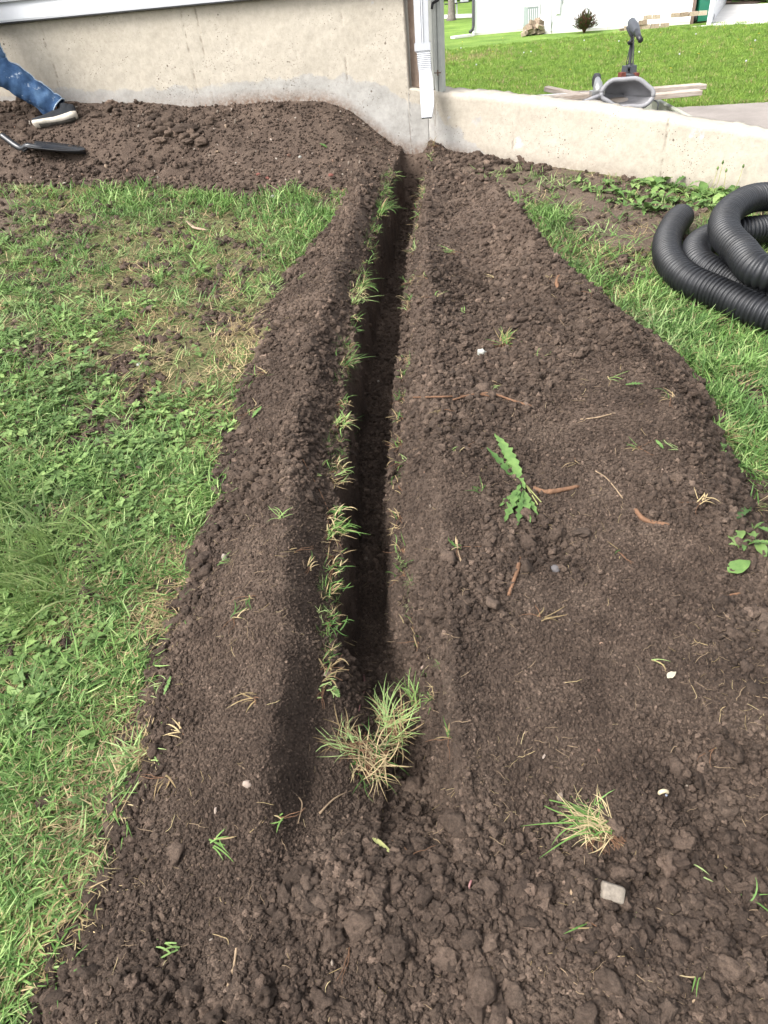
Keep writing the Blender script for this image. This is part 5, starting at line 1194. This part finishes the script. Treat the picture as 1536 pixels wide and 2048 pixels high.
stone(280, 1003, (.014, .010, .010), 'white fluff scrap in the grass just below the lone clod', m_whites, 'seed fluff', 'seed_fluff', 13, .4)
stone(378, 908, (.009, .008, .008), 'pale pink pebble at the grass edge above the left heap clods', m_tan, 'pebble', 'pebble', 14)
stone(278, 730, (.009, .008, .007), 'white bud lying in the left lawn', m_whites, 'bud', 'bud', 15)
stone(662, 352, (.017, .013, .012), 'red stone fragment on the soil bank left of the trench', m_red, 'stone', 'stone', 16)
stone(688, 383, (.016, .014, .012), 'red stone fragment where the grass meets the bank by the trench', m_red, 'stone', 'stone', 17)
stone(517, 350, (.016, .012, .010), 'reddish stone in the small heap of stones on the bank', m_red, 'stone', 'stone', 18)
stone(535, 358, (.014, .012, .010), 'dull pink stone beside the reddish one on the bank', m_red, 'stone', 'stone', 19)
stone(545, 395, (.014, .012, .011), 'white pebble at the top edge of the left lawn', m_whites, 'pebble', 'pebble', 20)
stone(100, 383, (.018, .013, .010), 'pink brown stone in the grass below the shovel', m_red, 'stone', 'stone', 21)
stone(395, 197+15, (.02, .015, .014), 'tan stone at the foot of the foundation wall', m_tan, 'stone', 'stone', 22)
stone(50, 254, (.045, .042, .036), 'round brown clod right behind the sneaker', m_crumb, 'soil clod', 'soil_clod', 23, .25)
stone(1044, 322, (.050, .046, .055), 'big upright soil lump leaning by the wing wall', m_crumb, 'soil clod', 'soil_clod', 24, .6)
stone(1047, 303, (.022, .020, .026), 'small lump perched on the big soil lump by the wing wall', m_crumb, 'soil clod', 'soil_clod', 25, .5, dz=.075)
stone(600, 335-20, (.010, .008, .008), 'small white pebble on the soil bank below the lone green leaf', m_whites, 'pebble', 'pebble', 26)
stone(1110, 1140, (.012, .011, .010), 'crumbly grey clod right of the upright taproot piece', m_gst, 'soil clod', 'soil_clod', 27)
for i, (px, py, r_, t_) in enumerate([(965, 1975, .028, 'rounded grey clod at the bottom edge right of centre'), (1030, 1995, .02, 'pointed brown clod right of the rounded grey clod'), (940, 1880, .016, 'angular dark clod above the rounded grey clod'), (1350, 1535, .017, 'rough clod below the cream dry leaf'), (825, 1580, .028, 'big round clod in the trench end under the turf clump'), (1405, 1970, .018, 'brown clod near the bottom right corner')]):
    stone(px, py, (r_, r_*.85, r_*.75), t_, m_crumb, 'soil clod', 'soil_clod', 30+i, .35)
# broken clods along the edges: one of a group
cl_me = [blob(60+k, 3, .45, .9) for k in range(6)]
for me in cl_me: me.materials.append(m_crumb)
def clods(n, px, label, group, r0=(.012, .024)):
    k = 0; 
    while k < n:
        t = rnd.random()*(len(px)-1); i = int(t); x = px[i][0]+(px[i+1][0]-px[i][0])*(t-i)+rnd.gauss(0, 14); y = px[i][1]+(px[i+1][1]-px[i][1])*(t-i)+rnd.gauss(0, 10)
        p = H_(x, y); r_ = rnd.uniform(*r0)*(.8+.12*p.y); oo = bpy.data.objects.new('soil_clod', cl_me[rnd.randrange(6)]); col.objects.link(oo); oo.location = p+Vector((0, 0, r_*.3)); oo.scale = (r_*rnd.uniform(.8, 1.2), r_, r_*rnd.uniform(.6, .9)); oo.rotation_euler = (0, 0, rnd.uniform(0, 6)); tag(oo, label, 'soil clod', group); k += 1
clods(46, [(130, 1860), (205, 1720), (250, 1500), (310, 1340), (365, 1200), (420, 1060), (455, 900), (500, 800), (600, 545)], 'dark brown clod on the ragged outer edge of the left spoil heap', 'clods along the left heap edge', (.011, .024))
clods(40, [(1290, 680), (1400, 780), (1440, 880), (1490, 1000), (1520, 1120), (1500, 1250), (1530, 1450)], 'dark brown clod on the outer edge of the right spoil heap', 'clods along the right heap edge', (.009, .018))
clods(30, [(1000, 480), (1060, 540), (1000, 600), (1060, 690), (1200, 700)], 'dark brown clod in the hollow of the right spoil heap', 'clods in the right heap hollow', (.008, .016))
clods(30, [(640, 1660), (760, 1700), (900, 1700), (1050, 1850), (800, 1900), (500, 1900)], 'dark brown clod in the coarse soil before the trench end', 'clods before the trench end', (.008, .017))
clods(26, [(900, 312), (960, 325), (1000, 345), (1090, 345)], 'dark brown clod heaped at the foot of the wing wall', 'clods at the foot of the wing wall', (.010, .022))
clods(34, [(10, 225), (190, 215), (300, 245), (380, 290), (430, 225)], 'dark brown clod on the soil bank below the foundation', 'clods on the soil bank', (.012, .026))
clods(14, [(300, 275), (330, 262), (380, 290)], 'brown lump in the shallow hole dug in the soil bank', 'lumps in the hole on the bank', (.02, .035))
# torn paper-like wood chip in the lawn
c0_ = H_(385, 458, .015); b = MB(); P = [H_(x, y, .022)-c0_ for x, y in ((375, 450), (390, 463), (405, 466), (417, 468))]; b.tube(P, [.010, .012, .016, .006], 5, flat=.35); oo = b.build('wood_chip', simple('chip', (.32, .22, .16), .8)); oo.location = c0_; tag(oo, 'pinkish torn wood chip lying in the left lawn', 'wood chip')
for i, (px, py) in enumerate([(95, 382), (1390, 1095)]): pass
# ------------------------------------------------------------------ weeds by the wing wall and in the lawn
lf_me = []
for k in range(6):
    b = MB(); leaf_mesh(b, (0, 0, 0), 0, 1., .52 if k < 3 else .38, .55, 1.1, .0 if k < 2 else .35, 0, 6, .3, .12); me = b.mesh('leaf'); me.materials.append(m_weed if k % 2 else m_broad); lf_me.append(me)
def weed(p, nl, L, label, group, cat='weed', name='broadleaf_weed'):
    o = empty(name, p, label, cat, group, rnd.uniform(0, 6))
    for k in range(nl):
        q_ = bpy.data.objects.new('leaf', lf_me[rnd.randrange(6)]); col.objects.link(q_); q_.parent = o; s_ = L*rnd.uniform(.6, 1.1)
        q_.scale = (s_, s_, s_); q_.rotation_euler = (rnd.uniform(-.3, .3), rnd.uniform(-.5, .45), k*6.28/nl+rnd.uniform(-.4, .4)); q_.location = (rnd.uniform(-.012, .012), rnd.uniform(-.012, .012), .004)
    return o
wpx = [(1265, 372), (1290, 365), (1305, 378), (1320, 372), (1345, 378), (1370, 388), (1400, 392), (1235, 388), (1250, 402), (1275, 398), (1300, 402), (1325, 405), (1350, 408), (1380, 405), (1410, 402), (1430, 395), (1450, 392), (1160, 370), (1180, 378), (1200, 388), (1225, 405), (1285, 418), (1310, 425), (1215, 372), (1460, 404), (1475, 396), (1500, 400), (1525, 396), (1392, 414), (1420, 412)]
for i, (px, py) in enumerate(wpx):
    weed(H_(px, py), rnd.randint(7, 11), .105 if px > 1230 else .07, 'leafy light green broadleaf weed at the foot of the wing wall near the black pipe' if px > 1230 else 'low broadleaf weed on the bare soil left of the leafy weeds by the wing wall', 'broadleaf weeds at the foot of the wing wall' if px > 1230 else 'low weeds on the bare soil by the wing wall')
for px, py, hh in ((1424, 395, .19), (1415, 392, .15), (1440, 396, .15), (1462, 392, .16)):
    p = H_(px, py); o = empty('seed_stalk', p, 'thin dry weed stalk with a bud standing against the wing wall by the pipe', 'weed stalk', 'dry weed stalks against the wing wall'); b = MB(); tp = Vector((rnd.uniform(.0, .06), 0, hh)); b.tube([(0, 0, 0), tp*.5+Vector((.008, 0, 0)), tp], [.0022, .0018, .0014], 5); b.build('stem', m_stem, o); b = MB(); b.tube([tp-Vector((0, 0, .004)), tp+Vector((0, 0, .006)), tp+Vector((0, 0, .018))], [.003, .008, .003], 6); b.build('bud', m_broad, o)
for i in range(26):
    px, py = rnd.uniform(-20, 330), rnd.uniform(620, 1080); p = H_(px, py)
    if float(soilmask(np.array([p.x]), np.array([p.y]))[0]) > -.05: continue
    weed(p+Vector((0, 0, .005)), rnd.randint(4, 7), rnd.uniform(.035, .06), 'flat broadleaf weed spreading among the grass of the left lawn', 'broadleaf weeds in the left lawn')
for px, py in ((60, 1310), (150, 1400), (30, 1180), (110, 1420), (220, 1370), (20, 1690), (60, 1830), (1480, 1100), (1510, 1090), (1500, 1060), (1440, 905), (1480, 940)):
    weed(H_(px, py, .004), 5, .055, 'low green weed in the grass at the '+('lower left' if px < 700 else 'right')+' edge of the spoil heap', 'weeds along the '+('left' if px < 700 else 'right')+' heap edge')

# ------------------------------------------------------------------ labels that tell the members of a group apart
from bpy_extras.object_utils import world_to_camera_view as w2c
sc.render.resolution_x, sc.render.resolution_y = 768, 1024
bpy.context.view_layer.update()
def scr(v): q = w2c(sc, co, Vector(v)); return q.x*1536, (1-q.y)*2048
LM = [('the red block stone', H_(688, 383)), ('the wood chip', H_(395, 460)), ('the lone clod', H_(238, 962)), ('the round bright leaf', H_(290, 1330)), ('the trench end', H_(720, 1640)), ('the big turf clump', H_(1195, 1660)), ('the tan block stone', H_(1222, 1797)),
      ('the uprooted dandelion', H_(1030, 970)), ('the bent taproot', H_(1300, 1045)), ('the white seed fluff', H_(963, 708)), ('the long root', H_(950, 800)), ('the taproot stub', H_(1115, 565)), ('the broad torn leaf', H_(1475, 1140)),
      ('the black pipe end', H_(1330, 500)), ('the big soil lump', H_(1044, 322)), ('the sneaker', H_(110, 270)), ('the shovel blade', H_(120, 308)), ('the dug hole', H_(330, 270)), ('the lone green leaf', H_(650, 295)), ('the downspout', Dp(855, 235, 4.9)),
      ('the boat seat', Dp(1250, 190, 5.3)), ('the shrub', G(1168, 66, ZF)), ('the green bin', G(1402, 45, ZF)), ('the motor handle', Dp(1281, 80, 5.4)), ('the near left corner', H_(60, 2000)), ('the near right corner', H_(1480, 2000)), ('the grub', H_(1325, 1592)), ('the upright taproot', H_(1030, 1160))]
LS = [(n_, scr(v)) for n_, v in LM]
byl = {}
for o in sc.objects:
    if o.parent is None and o.get('label') and o.get('group'): byl.setdefault(o['label'], []).append(o)
cntg = {}; used = set(o['label'] for o in sc.objects if o.get('label'))
for lab, os_ in byl.items():
    if len(os_) < 2: continue
    items = []
    for o in os_:
        x, y = scr(o.location); n_, (lx, ly) = min(LS, key=lambda q: (q[1][0]-x)**2+(q[1][1]-y)**2); dx, dy = x-lx, y-ly; dd = math.hypot(dx, dy)
        rel = ('left of' if dx < 0 else 'right of') if abs(dx) > abs(dy) else ('beyond' if dy < 0 else 'in front of')
        items.append((o, n_, rel, dd))
    cnt = {}
    for it in sorted(items, key=lambda q: q[3]):
        o, n_, rel, dd = it; key = (n_, rel); cnt[key] = cnt.get(key, 0)+1; k = cnt[key]
        where_ = ('nearest ' if k == 1 else ordinal(k)+' nearest ')+rel+' '+n_
        w_ = lab.split(); room = 16-len(where_.split()); base = ' '.join(w_[:room])
        while base.split()[-1] in ('of', 'the', 'in', 'on', 'at', 'by', 'a', 'and', 'with', 'left', 'right', 'dug', 'spoil', 'outer', 'ragged', 'below', 'among', 'foot', 'beyond', 'low', 'lower', 'standing', 'bright', 'coarse', 'wing', 'near', 'before', 'small', 'against', 'open', 'lying', 'growing', 'spreading'): base = ' '.join(base.split()[:-1])
        new = base+', '+where_; kk = k
        while new in used: kk += 1; new = base+', '+ordinal(kk)+' nearest '+rel+' '+n_
        used.add(new); o['label'] = new
